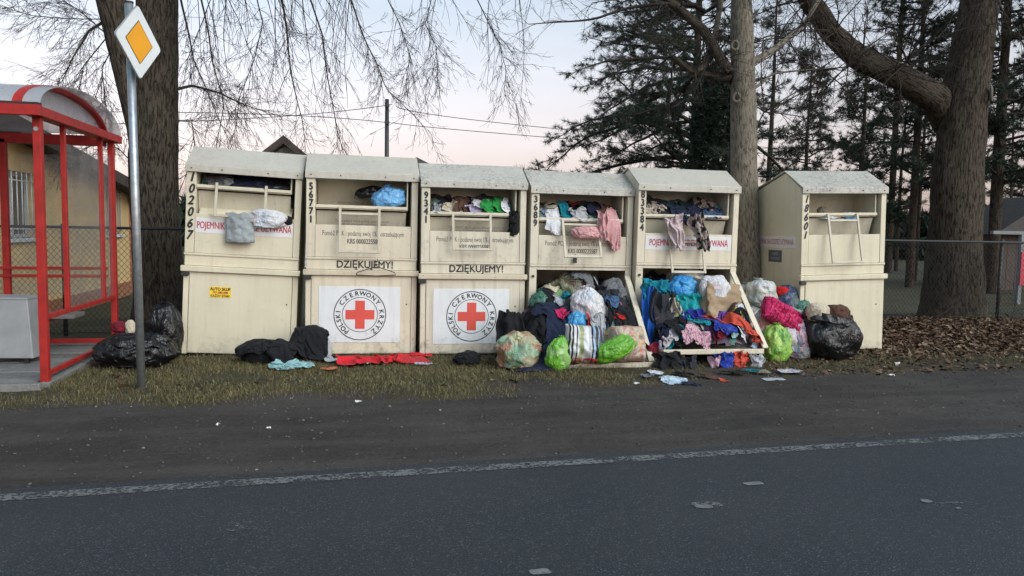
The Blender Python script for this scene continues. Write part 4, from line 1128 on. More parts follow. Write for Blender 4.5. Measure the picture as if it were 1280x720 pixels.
# ------------------------------------------------------------------ clothing containers
def ring_verts(cx, cz, r0, r1, y, n=72):
    V, Fc = [], []
    for i in range(n):
        a = 2 * PI * i / n
        V += [(cx + r0 * math.cos(a), y, cz + r0 * math.sin(a)), (cx + r1 * math.cos(a), y, cz + r1 * math.sin(a))]
    for i in range(n):
        j = (i + 1) % n; Fc.append((2 * i, 2 * j, 2 * j + 1, 2 * i + 1))
    return V, Fc
BINS = {}
M['handle_paint'] = bin_paint('scuffed cream bar', (0.52, 0.46, 0.35), 0.6, 0.8)
def container(label, X, Y, W, hs, lean, yaw, num, numstyle, paint, roofm, lip, kind, is_open, handle, ledge_rust=False):
    root = thing('clothing_container', label, 'container', (X, Y, 0.0), (0, lean, yaw), 'row of cream clothing containers')
    P = M[paint]; HP = M['handle_paint']; h = W / 2; DP = 1.05
    Z = lambda z: z * hs
    ez, rz, bz, ry = Z(1.88), Z(2.085), Z(1.865), 0.34
    base = Z(0.0)
    t = 0.018
    prof = [(0.012, 0.02), (DP, 0.02), (DP, bz), (ry, rz - 0.012), (0.012, ez + 0.0)]
    prism('side_panel', prof, 'x', -h, -h + t, P, root, 0.003)
    prism('side_panel', prof, 'x', h - t, h, P, root, 0.003)
    box('back_panel', -h + t, h - t, DP - t - 0.001, DP - 0.001, 0.02, bz - 0.005, P, root, 0)
    box('floor_panel', -h + t, h - t, 0.02, DP - t - 0.002, 0.02, 0.045, M['inner_panel'], root, 0)
    # roof: two slopes with a folded front lip
    ov = 0.014
    rf = prism('roof', [(-0.035, ez - 0.055), (-0.022, ez - 0.055), (-0.022, ez + 0.004), (ry, rz), (DP + 0.03, bz + 0.012), (DP + 0.03, bz + 0.03), (ry, rz + 0.018), (-0.035, ez + 0.016)], 'x', -h - ov, h + ov, M[roofm], root, 0.004)
    for xb in (-0.46, -0.2, 0.2, 0.46):
        tube('rivet', [(xb * W, -0.041, ez - 0.02), (xb * W, -0.034, ez - 0.02)], 0.007, M['dark_metal'], rf, 8)
    # front frame of the upper half
    zs = Z(1.02); pw = 0.085
    seam = zs
    box('corner_post', -h - 0.002, -h + pw, -0.012, 0.011, zs + 0.012, ez - 0.056, P, root, 0.004)
    box('corner_post', h - 0.062, h + 0.002, -0.012, 0.011, zs + 0.012, ez - 0.056, P, root, 0.004)
    xl, xr = -h + pw, h - 0.062
    zt = Z(1.36)
    if kind == 'tall': zt = Z(1.42)
    fp = box('front_panel', xl + 0.003, xr - 0.003, -0.008, 0.010, zs + 0.012, zt, P, root, 0.004)
    box('seam_rail', -h - 0.004, h + 0.004, -0.022, 0.02, zs - 0.012, zs + 0.010, P, root, 0.004)
    # feed drum: inner floor, lip, sloped apron, rear plate, jambs
    zl = Z(lip)
    IP = M['inner_panel']
    prism('feed_shelf', [(0.012, zl - 0.035), (0.03, zl - 0.035), (0.50, zl - 0.05), (0.50, zl - 0.03), (0.012, zl)], 'x', xl + 0.006, xr - 0.05, IP, root, 0.003)
    box('feed_lip', xl + 0.004, xr - 0.045, -0.004, 0.011, zl - 0.022, zl + 0.008, P, root, 0.003)
    prism('apron', [(0.06, zl - 0.05), (0.075, zl - 0.05), (0.175, zt - 0.10), (0.16, zt - 0.10)], 'x', xl + 0.01, xr - 0.05, IP, root, 0.002)
    if kind == 'tall':
        prism('feed_trough', [(0.015, zt - 0.02), (0.20, zt + 0.10), (0.20, zt + 0.115), (0.012, zt - 0.004)], 'x', xl + 0.03, xr - 0.03, P, root, 0.002)
        box('feed_rear', xl + 0.012, xr - 0.052, 0.20, 0.212, zt + 0.05, zl - 0.06, IP, root, 0.002)
    prism('rear_plate', [(0.47, zl - 0.03), (0.49, zl - 0.03), (0.33, rz - 0.06), (0.315, rz - 0.06)], 'x', xl + 0.01, xr - 0.02, IP, root, 0)
    box('jamb', xl - 0.01, xl + 0.004, 0.012, 0.48, zs + 0.05, ez + 0.02, IP, root, 0)
    box('jamb', xr - 0.004, xr + 0.010, 0.012, 0.48, zs + 0.05, ez + 0.02, IP, root, 0)
    box('drum_cheek', xr - 0.048, xr - 0.036, 0.03, 0.46, zl - 0.03, ez - 0.02, IP, root, 0)
    # lower half
    lz0 = 0.02
    zd = Z(0.845)
    if not is_open:
        box('lower_post', -h - 0.004, -h + 0.05, -0.012, 0.011, lz0, zd - 0.002, P, root, 0.004)
        box('lower_post', h - 0.05, h + 0.004, -0.012, 0.011, lz0, zd - 0.002, P, root, 0.004)
        dr = box('door', -h + 0.054, h - 0.054, -0.020, 0.005, lz0 + 0.012, zd - 0.004, P, root, 0.005)
        box('band_panel', -h + 0.002, h - 0.002, -0.010, 0.010, Z(0.905), zs - 0.013, P, root, 0.004)
        lm = M['rusty_bar'] if ledge_rust else P
        box('ledge', -h - 0.028, h + 0.022, -0.052, 0.012, zd, Z(0.903), lm, root, 0.008)
        box('hinge', -h - 0.024, -h + 0.05, -0.046, -0.012, zd - 0.045, zd - 0.002, M['dark_metal'], root, 0.006)
        tube('keyhole', [(h - 0.10, -0.023, Z(0.55)), (h - 0.10, -0.0195, Z(0.55))], 0.008, M['dark_metal'], dr, 10)
    else:
        box('lower_post', -h - 0.004, -h + 0.075, -0.012, 0.011, lz0, zs - 0.014, P, root, 0.004)
        box('lower_post', h - 0.065, h + 0.004, -0.012, 0.011, lz0, zs - 0.014, P, root, 0.004)
        box('sill_rail', -h + 0.076, h - 0.066, -0.010, 0.011, lz0, 0.075, P, root, 0.003)
        box('lintel_rail', -h + 0.076, h - 0.066, -0.010, 0.011, zs - 0.045, zs - 0.014, P, root, 0.003)
        tube('lock', [(-h + 0.035, -0.03, Z(0.90)), (-h + 0.035, -0.012, Z(0.90))], 0.014, M['dark_metal'], root, 12)
    # handle frame hinged on the feed lip
    hz1, hz0, hy, hw = handle
    hx = [-hw / 2 - 0.03, hw / 2 - 0.03]
    z1, z0_ = Z(hz1), Z(hz0)
    tw = 0.027
    def slant(name, xa, xb, f0, f1, par):
        a = np.array([-0.016, z1]); b_ = np.array([-0.016 - hy, z0_]); d = (b_ - a) / np.linalg.norm(b_ - a); nrm = np.array([-d[1], d[0]])
        L = np.linalg.norm(b_ - a); p, q = a + d * f0 * L, a + d * f1 * L
        nn = nrm * 0.009
        return prism(name, [tuple(p - nn), tuple(q - nn), tuple(q + nn), tuple(p + nn)], 'x', xa, xb, HP, par, 0.004)
    ha = slant('handle', hx[0], hx[0] + tw, 0.0, 1.0, root)
    slant('handle_arm', hx[1] - tw, hx[1], 0.0, 1.0, ha)
    slant('crossbar', hx[0] + tw, hx[1] - tw, 0.12, 0.12 + 0.024 / (z1 - z0_), ha)
    slant('crossbar', hx[0] + tw, hx[1] - tw, 1.0 - 0.026 / (z1 - z0_), 1.0, ha)
    # digits down the left post
    size, sh_, stp, ztop = numstyle
    items = [(ch, -h + 0.045 + (-0.002 * i if sh_ else 0), ez - ztop - i * stp, size, 0.006, sh_, 0.85, 0) for i, ch in enumerate(num)]
    lettering('number', items, M['black_print'], root, -0.0145)
    # print
    fz = (zs + 0.012 + zt) / 2; mx = (xl + xr) / 2; pw_ = xr - xl
    if kind in ('strip', 'tall'):
        zc = zt - 0.10 if kind == 'strip' else zt - 0.115
        s = box('sign_strip', xl + 0.008, xr - 0.008, -0.0112, -0.0085, zc - 0.075, zc + 0.075, M['strip_white'], root, 0)
        lettering('lettering', [('POJEMNIK NA ODZIEŻ UŻYWANĄ', mx, zc, 0.098, 0.0016, 0, 0.60, 0)], M['crimson_print'], s, -0.0125)
    if kind == 'pck':
        lettering('lettering', [('Pomóż PCK i podaruj swój 1% potrzebującym', mx, zt - 0.085, 0.073, 0.001, 0, 0.60 * W / 1.12, 0), ('KRS 0000225587', mx, zt - 0.165, 0.070, 0.0015, 0, 0.68, 0)], M['grey_print'], fp, -0.0098)
        bx = root
        it = [('Pomagaj z PCK', 0.06, Z(1.655), 0.06, 0.001, 0, 0.8, 0), ('Wrzuć odzież używaną do tego pojemnika', 0.0, Z(1.60), 0.045, 0.0008, 0, 0.65, 0)]
        lettering('inner_lettering', it, M['grey_print'], root, 0.34)
        lettering('apron_lettering', [('Twoja odzież może pomóc potrzebującym', 0.0, zt + 0.045, 0.042, 0.0006, 0, 0.75, 0), ('Prosimy nie pozostawiać rzeczy przy pojemniku', 0.0, zt + 0.012, 0.036, 0.0006, 0, 0.72, 0)], M['grey_print'], root, 0.048)
    if kind == 'pck' and not is_open:
        lettering('thanks_lettering', [('DZIĘKUJEMY!', 0.03, (Z(0.905) + zs - 0.013) / 2, 0.105, 0.003, 0, 0.92, 0)], M['black_print'], root, -0.0125)
        zc = Z(0.44)
        pl = box('placard', -h + 0.13, h - 0.165, -0.0245, -0.0205, zc - 0.29, zc + 0.29, M['placard'], root, 0.001)
        cx = 0.0 - 0.015; cz = zc
        V, Fc = ring_verts(cx, cz, 0.258, 0.267, -0.0262); mesh_obj('emblem_ring', V, Fc, M['black_print'], pl)
        V, Fc = ring_verts(cx, cz, 0.176, 0.182, -0.0262); mesh_obj('emblem_ring', V, Fc, M['black_print'], pl)
        a_, b_ = 0.147, 0.049
        V = [(cx + x_, -0.0262, cz + z_) for (x_, z_) in ((-b_, -a_), (b_, -a_), (b_, -b_), (a_, -b_), (a_, b_), (b_, b_), (b_, a_), (-b_, a_), (-b_, b_), (-a_, b_), (-a_, -b_), (-b_, -b_))]
        mesh_obj('emblem_cross', V, [tuple(range(12))], M['red_print'], pl)
        for (word, a0, a1) in (('POLSKI', 233, 172), ('CZERWONY', 146, 36), ('KRZYŻ', 9, -50)):
            items = []
            for i, ch in enumerate(word):
                a = R_(a0 + (a1 - a0) * i / (len(word) - 1)); items.append((ch, cx + 0.219 * math.cos(a), cz + 0.219 * math.sin(a), 0.066, 0.0022, 0, 1.0, a - PI / 2))
            lettering('emblem_lettering', items, M['black_print'], pl, -0.0262)
    BINS[num] = dict(root=root, X=X, Y=Y, W=W, zl=zl, zs=zs, ez=ez, xl=X + xl, xr=X + xr, h=h)
    return root
straight = (0.098, 0.0, 0.083, 0.14)
ital = (0.125, 0.25, 0.115, 0.11)
K1 = container('leftmost cream container with number 102067 and a yellow sticker', -1.165, 8.10, 1.10, 1.01, R_(2.6), R_(0), '102067', ital, 'bin_clean', 'roof_grey', 1.70, 'tall', False, (1.735, 1.40, 0.06, 0.50))
K2 = container('cream container with number 56771 and a red cross placard', 0.06, 8.0, 1.12, 1.0, R_(0.6), R_(0.4), '56771', straight, 'bin_worn', 'roof_grey', 1.555, 'pck', False, (1.545, 1.08, 0.10, 0.42), True)
K3 = container('cream container with number 9341, red cross placard and lichen on its roof', 1.215, 7.90, 1.10, 0.968, R_(0.2), R_(-0.4), '9341', straight, 'bin_dirty', 'roof_lichen', 1.56, 'pck', False, (1.55, 1.16, 0.09, 0.42), True)
K4 = container('open cream container with number 3689 spilling clothes onto the ground', 2.375, 7.86, 1.135, 0.948, R_(0.4), R_(0.6), '3689', (0.098, 0, 0.083, 0.12), 'bin_dirty', 'roof_lichen', 1.55, 'pck', True, (1.55, 1.12, 0.16, 0.42))
K5 = container('open cream container with number 83384 and a brown paper bag inside', 3.54, 7.74, 1.16, 0.978, R_(0.3), R_(-0.5), '83384', (0.105, 0, 0.088, 0.10), 'bin_worn', 'roof_grey', 1.565, 'strip', True, (1.33, 0.93, 0.12, 0.40))
K6 = container('rightmost cream container with number 18601 standing apart past the grey trunk', 5.47, 7.72, 1.07, 0.995, R_(-1.6), R_(0.8), '18601', (0.115, 0.3, 0.10, 0.12), 'bin_clean', 'roof_lichen', 1.60, 'plain', False, (1.60, 1.04, 0.12, 0.40))
# yellow sticker on the first container
st = box('sticker', -0.30, -0.095, -0.0222, -0.0205, 0.60, 0.71, M['yellow_sticker'], K1, 0)
lettering('sticker_lettering', [('AUTO SKUP', -0.198, 0.685, 0.042, 0.002, 0, 0.85, 0)], M['black_print'], st, -0.0232)
lettering('sticker_lettering', [('KAŻDY STAN', -0.198, 0.617, 0.034, 0.0015, 0, 0.88, 0)], M['black_print'], st, -0.0232)
lettering('sticker_lettering', [('797-080-008', -0.198, 0.651, 0.032, 0.0015, 0, 0.9, 0)], M['crimson_print'], st, -0.0232)
# sign and plate on the left side of the last container (plane x = -h, read from the left)
def side_text(name, s, y, z, size, mat, par, xs, x):
    V, Fc = text_mesh(s, size, 0.0015, 0, xs)
    V = np.stack([np.full(len(V), x), y - V[:, 0], z + V[:, 1]], 1)
    return mesh_obj(name, V, Fc, mat, par)
h6 = 1.07 / 2
s = box('sign_strip', -h6 - 0.004, -h6 - 0.0005, 0.10, 0.98, 1.20, 1.335, M['strip_white'], K6, 0)
side_text('lettering', 'POJEMNIK NA ODZIEŻ UŻYWANĄ', 0.54, 1.267, 0.088, M['crimson_print'], s, 0.58, -h6 - 0.0055)
s = box('name_plate', -h6 - 0.004, -h6 - 0.0005, 0.38, 0.66, 1.03, 1.17, M['dark_plate'], K6, 0)
side_text('lettering', 'ODBIÓR', 0.52, 1.125, 0.05, M['pale_print'], s, 0.75, -h6 - 0.0055)
side_text('lettering', 'TELEFONICZNY', 0.52, 1.07, 0.04, M['pale_print'], s, 0.65, -h6 - 0.0055)
lk = box('padlock', -0.10, -0.06, -0.05, -0.03, 1.00, 1.06, M['dark_metal'], K4, 0.006)
tube('shackle', [(-0.09, -0.04, 1.06), (-0.088, -0.04, 1.085), (-0.08, -0.04, 1.092), (-0.072, -0.04, 1.085), (-0.07, -0.04, 1.06)], 0.004, M['dark_metal'], lk, 6)
# fallen doors, hinged at the foot of the opening, with their stay bars
def fallen_door(K, W, tilt_z, out, mat, lift, sx):
    h = W / 2
    d = prism('door', [(-0.015, 0.075), (-out, lift), (-out, lift + 0.03), (-0.015, 0.105)], 'x', -h + 0.05, h - 0.02, M[mat], K, 0.004)
    box('door_edge', -h + 0.048, h - 0.018, -out - 0.022, -out - 0.001, lift - 0.012, lift + 0.038, M[mat], d, 0.004)
    a = np.array([h - 0.05, -0.03, tilt_z]); b_ = np.array([h + sx, -out + 0.02, lift + 0.04])
    v = b_ - a; L = np.linalg.norm(v); v /= L
    u = np.array([1.0, 0, 0]); u -= u.dot(v) * v; u /= np.linalg.norm(u); w = np.cross(v, u)
    V = []
    for q in (a, b_):
        for (su, sw) in ((-1, -1), (1, -1), (1, 1), (-1, 1)): V.append(q + u * su * 0.030 + w * sw * 0.010)
    bevel(mesh_obj('door_stay', V, [(0, 3, 2, 1), (4, 5, 6, 7), (0, 1, 5, 4), (1, 2, 6, 5), (2, 3, 7, 6), (3, 0, 4, 7)], M[mat], K), 0.004)
fallen_door(K4, 1.135, 0.86, 0.86, 'bin_dirty', 0.03, -0.07)
fallen_door(K5, 1.16, 0.92, 0.70, 'bin_worn', 0.14, 0.02)
# ------------------------------------------------------------------ cloth: small position-based drape solver
class Pile:
    """height of whatever the next piece of clothing comes to rest on"""
    def __init__(s, x0, x1, y0, y1, base, front=None, limit=None, res=0.02):
        s.x0, s.y0, s.res = x0, y0, res
        s.nx, s.ny = int((x1 - x0) / res) + 2, int((y1 - y0) / res) + 2
        X, Y = np.meshgrid(x0 + np.arange(s.nx) * res, y0 + np.arange(s.ny) * res)
        s.H = base(X, Y); s.base = base; s.front = front; s.limit = limit
    def __call__(s, x, y):
        fx = np.clip((x - s.x0) / s.res, 0, s.nx - 1.001); fy = np.clip((y - s.y0) / s.res, 0, s.ny - 1.001)
        i, j = fx.astype(int), fy.astype(int); u, v = fx - i, fy - j
        if s.front is not None: return s.H[np.round(fy).astype(int), np.round(fx).astype(int)]
        return (s.H[j, i] * (1 - u) * (1 - v) + s.H[j, i + 1] * u * (1 - v) + s.H[j + 1, i] * (1 - u) * v + s.H[j + 1, i + 1] * u * v)
    def splat(s, V, frac=0.75):
        i = np.round((V[:, 0] - s.x0) / s.res).astype(int); j = np.round((V[:, 1] - s.y0) / s.res).astype(int)
        k = (i > 0) & (i < s.nx - 1) & (j > 0) & (j < s.ny - 1)
        if s.front is not None: k &= V[:, 1] > s.front + 0.01
        i, j, z = i[k], j[k], V[k, 2]
        old = s.H.copy(); N_ = s.H.copy()
        for di in (-1, 0, 1):
            for dj in (-1, 0, 1): np.maximum.at(N_, (j + dj, i + di), z)
        s.H = old + (N_ - old) * frac
def drape(P, mask, dx, dy, pile, steps=60, iters=6, thick=0.006, grav=0.0007, fric=0.35, stiff=1.0):
    n, m = mask.shape
    prev = P.copy()
    sets = [(0, 1, dx), (1, 0, dy), (1, 1, math.hypot(dx, dy)), (1, -1, math.hypot(dx, dy)), (0, 2, 2 * dx), (2, 0, 2 * dy)]
    for st in range(steps):
        vel = np.clip((P - prev) * 0.93, -0.03, 0.03); prev = P.copy()
        P = P + vel; P[..., 2] -= grav
        for it in range(iters):
            acc = np.zeros_like(P); cnt = np.full((n, m, 1), 1e-6)
            for (di, dj, L) in sets:
                if dj >= 0: A = (slice(0, n - di), slice(0, m - dj)); B = (slice(di, n), slice(dj, m))
                else: A = (slice(0, n - di), slice(-dj, m)); B = (slice(di, n), slice(0, m + dj))
                d = P[B] - P[A]; l = np.sqrt((d * d).sum(-1, keepdims=True)) + 1e-9
                w = (0.06 if max(abs(di), abs(dj)) == 2 else 1.0)
                ok = (mask[A] & mask[B])[..., None] * w
                c = d * (0.5 * (1 - L / l)) * ok
                acc[A] += c; acc[B] -= c; cnt[A] += ok; cnt[B] += ok
            P = P + acc / np.maximum(cnt, 1) * 1.5 * stiff
        h = pile(P[..., 0], P[..., 1]) + thick
        pen = P[..., 2] < h
        if pile.front is not None:
            side = pen & (h - P[..., 2] > 0.05) & (P[..., 1] < pile.front + 0.10)
            P[..., 1] = np.where(side, np.minimum(P[..., 1], pile.front - 0.012), P[..., 1]); pen &= ~side
        P[..., 2] = np.where(pen, h, P[..., 2])
        fr = pen[..., None] * fric * 2
        P[..., :2] = P[..., :2] - (P[..., :2] - prev[..., :2]) * np.clip(fr, 0, 0.9)
        if pile.limit is not None: P = pile.limit(P)
    return P
def outline(shape, n, m, r):
    I, J = np.meshgrid(np.linspace(-1, 1, n), np.linspace(-1, 1, m), indexing='ij')
    if shape == 'shirt':
        return ((np.abs(J) < 0.55) | (I > 0.35)) & ~((I > 0.85) & (np.abs(J) < 0.2))
    if shape == 'trousers':
        return (I > 0.45) | ((np.abs(J) > 0.12) & (np.abs(J) < 0.95))
    if shape == 'blob':
        a = np.arctan2(I, J); return I * I + J * J < 0.9 + 0.18 * np.sin(3 * a + r * 6) + 0.1 * np.sin(5 * a + r * 11)
    return np.ones((n, m), bool)
_cs = [100]
def cloth(name, label, cat, px, py, Y, w, l, mat, pile, squash=0.45, rot=0.0, shape='rect', thick=0.0, n=38, drop=0.06, steps=46, rough=1.5, tilt=None, group=None, pos=None):
    _cs[0] += 1; seed = _cs[0]; sr = np.random.default_rng(seed)
    c = atY(px, py, Y) if pos is None else np.array(pos, float)
    m_ = n; n_ = max(10, int(n * l / w)) if l < w * 1.7 else int(n * 1.7)
    dx, dy = w / (m_ - 1), l / (n_ - 1)
    A, B = np.meshgrid((np.arange(n_) - (n_ - 1) / 2) * dy, (np.arange(m_) - (m_ - 1) / 2) * dx, indexing='ij')
    mask = outline(shape, n_, m_, sr.random())
    q = np.stack([B * 5 + seed, A * 5, A * 0 + seed * 0.7], -1)
    sq = squash
    X = B * sq + 0.05 * rough * perlin(q); Yl = A * sq + 0.05 * rough * perlin(q + 31)
    Z = 0.08 * rough * fbm(q * 1.25 + 57, 3) + 0.06
    ca, sa = math.cos(rot), math.sin(rot)
    P = np.stack([c[0] + X * ca - Yl * sa, c[1] + X * sa + Yl * ca, np.zeros_like(X)], -1)
    base = pile(P[..., 0], P[..., 1])
    if pile.front is not None: base = np.maximum(base, c[2] - 0.1)
    P[..., 2] = base + Z + drop
    P = drape(P, mask, dx, dy, pile, steps)
    V = P.reshape(-1, 3); idx = np.arange(n_ * m_).reshape(n_, m_)
    ok = mask[:-1, :-1] & mask[1:, :-1] & mask[:-1, 1:] & mask[1:, 1:]
    Fc = np.stack([idx[:-1, :-1][ok], idx[:-1, 1:][ok], idx[1:, 1:][ok], idx[1:, :-1][ok]], 1)
    used = np.unique(Fc); remap = np.zeros(n_ * m_, int); remap[used] = np.arange(len(used))
    uv = np.stack([(B / w + 0.5).ravel(), (A / l + 0.5).ravel()], 1)[used]
    V = V[used]; pile.splat(V)
    o = V.mean(0); o[2] = V[:, 2].min()
    ob = mesh_obj(name, V - o, remap[Fc], mat, None, True, o, uv)
    if thick:
        s = ob.modifiers.new('thickness', 'SOLIDIFY'); s.thickness = thick; s.offset = 1.0
    s = ob.modifiers.new('smooth', 'SUBSURF'); s.levels = 1; s.render_levels = 1
    tag(ob, label, cat, group)
    return ob

# ------------------------------------------------------------------ filled bags
_bs = [0]
def bag(name, label, cat, px, py, Y, wpx, hpx, mat, depth=0.8, knot=0.25, lean=0.0, ground=False, wr=1.8, pile=None, group=None, rotz=0.0, open_top=False, nu=72, nv=48):
    _bs[0] += 1; seed = _bs[0] * 5.3; c = atY(px, py, Y)
    D = float((_CR.T @ (c - EYE))[2] * -1)
    a, hh = wpx / 2 * D / F_PX, hpx / 2 * D / F_PX
    if ground: c[2] = gz(c[0], c[1]) + hh * 0.97
    u = np.arange(nu) * 2 * PI / nu; v = np.linspace(0.0, PI, nv)
    U, Vv = np.meshgrid(u, v)
    d = np.stack([np.cos(U) * np.sin(Vv), np.sin(U) * np.sin(Vv), np.cos(Vv)], -1)
    sup = lambda t, p: np.sign(t) * np.abs(t) ** p
    rr = np.abs(np.sin(Vv)) ** 0.72
    top = np.clip(d[..., 2], 0, 1)
    q = d * 1.0
    wq = q + 0.35 * np.stack([perlin(q * 1.9 + seed), perlin(q * 1.9 + seed + 11), perlin(q * 1.9 + seed + 23)], -1)
    r = 1 - 0.10 * np.cos(Vv) + 0.17 * perlin(q * 1.1 + seed + 70) + wr * (0.09 * perlin(q * 2.0 + seed) + 0.05 * (0.4 - np.abs(perlin(wq * np.array([3.3, 3.3, 1.3]) + seed + 9)) * 1.8) + 0.022 * (0.4 - 1.8 * np.abs(perlin(wq * np.array([7.5, 7.5, 3.2]) + seed + 3))))
    if mat in fm.values():
        r = 1 + (r - 1) * 0.6
        wq = q * 2.0 + 0.7 * np.stack([perlin(q * 1.7 + seed), perlin(q * 1.7 + seed + 11), perlin(q * 1.7 + seed + 23)], -1)
        r = r + 0.10 * (0.45 - np.abs(perlin(wq + seed)) * 1.9) + 0.05 * (0.45 - np.abs(perlin(wq * 2.2 + seed)) * 1.9)
    pl = np.cos(U * 9 + 5 * perlin(q * 1.2 + seed)) * 0.5 + np.cos(U * 17 + 4 * perlin(q * 2 + seed + 4)) * 0.35
    r = r + wr * 0.045 * pl * np.clip(0.35 + d[..., 2], 0, 1.2) ** 1.3
    X = np.cos(U) * rr * r; Yy = np.sin(U) * rr * r
    Z = sup(np.cos(Vv), 0.85) * (1 + wr * 0.10 * fbm(q * 1.8 + seed + 40, 2))
    if knot:
        # gathered neck and loose tuft
        t = np.clip((0.16 - Vv / PI) / 0.16, 0, 1)
        neck = 1 - 0.85 * np.sin(np.clip(t * 1.5, 0, 1) * PI / 2)
        tuft = np.clip((t - 0.66) / 0.34, 0, 1)
        rad = neck + tuft * 0.30
        rl = np.sqrt(X * X + Yy * Yy) + 1e-6
        tgt = rad * 0.62 * (1 + 0.30 * pl)
        mixw = (t > 0)
        X = np.where(mixw, np.cos(U) * (rl * (1 - t) + tgt * t), X); Yy = np.where(mixw, np.sin(U) * (rl * (1 - t) + tgt * t), Yy)
        Z = np.where(mixw, Z + knot * t ** 1.5 * (1.0 + 0.25 * pl * tuft), Z)
        X = X + t * 0.15 * math.sin(seed); Yy = Yy + t * 0.12 * math.cos(seed * 1.3)
    if open_top:
        t = np.clip((0.30 - Vv / PI) / 0.30, 0, 1)
        rl = 1.0 - 0.12 * np.sin(t * PI)
        X = np.where(t > 0, np.cos(U) * rl * (1 + 0.045 * pl) * (0.86 + 0.08 * np.cos(U * 2)), X); Yy = np.where(t > 0, np.sin(U) * rl * (1 + 0.045 * pl) * 0.88, Yy)
        pz = 0.10 * perlin(np.stack([np.cos(U) * 1.5 + seed, np.sin(U) * 1.5, U * 0], -1))
        zr = np.where(t < 0.5, 0.62 + 0.76 * t + pz * 2 * t, 1.0 + pz - (t - 0.5) * 1.4)
        Z = np.where(t > 0, zr + 0.18 * np.cos(U - 2.6), Z)
        sh = np.where(t > 0.5, 1 - (t - 0.5) * 0.5, 1); X *= sh; Yy *= sh
    V = np.stack([X * a, Yy * a * depth, Z * hh], -1)
    V[..., 2] = np.maximum(V[..., 2], -hh * 0.93 + 0.02 * hh * perlin(d * 3 + seed))
    ca, sa = math.cos(rotz), math.sin(rotz)
    V = np.stack([V[..., 0] * ca - V[..., 1] * sa, V[..., 0] * sa + V[..., 1] * ca, V[..., 2]], -1)
    cl, sl = math.cos(lean), math.sin(lean)
    V = np.stack([V[..., 0] * cl + V[..., 2] * sl, V[..., 1], -V[..., 0] * sl + V[..., 2] * cl], -1)
    zb = V[..., 2].min()
    V = V.reshape(-1, 3)
    i = np.arange(nv - 1)[:, None] * nu; j = np.arange(nu)[None]; j2 = (j + 1) % nu
    Fc = np.stack([i + j, i + nu + j, i + nu + j2, i + j2], -1).reshape(-1, 4)
    o = c.copy(); o[2] += zb; V[:, 2] -= zb
    if ground: o[2] = gz(c[0], c[1]) - 0.006
    ob = mesh_obj(name, V, Fc, mat, None, True, o)
    if pile is not None: pile.splat(V + o, 1.0)
    tag(ob, label, cat, group)
    return ob

FB = lambda n, c, *a, **k: fabric(n, c, *a, **k)
C_ = dict(black=(0.012, 0.012, 0.014), navy=(0.016, 0.022, 0.048), dark=(0.028, 0.03, 0.036), grey=(0.16, 0.165, 0.175), lgrey=(0.42, 0.43, 0.45), white=(0.70, 0.70, 0.72),
          red=(0.50, 0.02, 0.02), dred=(0.16, 0.012, 0.025), pink=(0.62, 0.33, 0.33), hot=(0.62, 0.03, 0.13), blue=(0.02, 0.10, 0.40), sky=(0.20, 0.38, 0.55), teal=(0.01, 0.20, 0.26),
          royal=(0.025, 0.035, 0.26), purple=(0.15, 0.07, 0.34), khaki=(0.22, 0.19, 0.14), brown=(0.10, 0.05, 0.035), cream=(0.55, 0.48, 0.36), yellow=(0.58, 0.50, 0.17), mint=(0.27, 0.46, 0.46),
          green=(0.03, 0.28, 0.06), denim=(0.06, 0.11, 0.21), coral=(0.52, 0.075, 0.045), lav=(0.46, 0.40, 0.52), orange=(0.60, 0.17, 0.08))
fm = {k: FB('cloth ' + k, v) for k, v in C_.items()}
fm['puffer'] = FB('pink puffer nylon', (0.56, 0.025, 0.12), 'quilt', rough=0.45, bstr=0.3)
fm['satin'] = FB('blue satin', (0.02, 0.045, 0.30), rough=0.4)
fm['pinkstripe'] = FB('pink striped cotton', (0.66, 0.50, 0.55), 'stripes', (0.42, 0.16, 0.22), 9)
fm['leopard'] = FB('mottled print', (0.34, 0.27, 0.24), 'camo', (0.018, 0.014, 0.014), 16)
fm['bwprint'] = FB('cream and black print', (0.52, 0.44, 0.38), 'camo', (0.02, 0.018, 0.018), 13)
fm['floral'] = FB('floral cotton', (0.58, 0.55, 0.55), 'print', (0.35, 0.25, 0.35), 22)
fm['blueprint'] = FB('blue print', (0.40, 0.48, 0.60), 'print', (0.20, 0.30, 0.45), 26)
fm['redprint'] = FB('red white print', (0.62, 0.60, 0.58), 'camo', (0.50, 0.05, 0.03), 14)
fm['heap'] = FB('mixed dark clothes', (0.035, 0.034, 0.04), 'print', (0.05, 0.05, 0.06), 8)
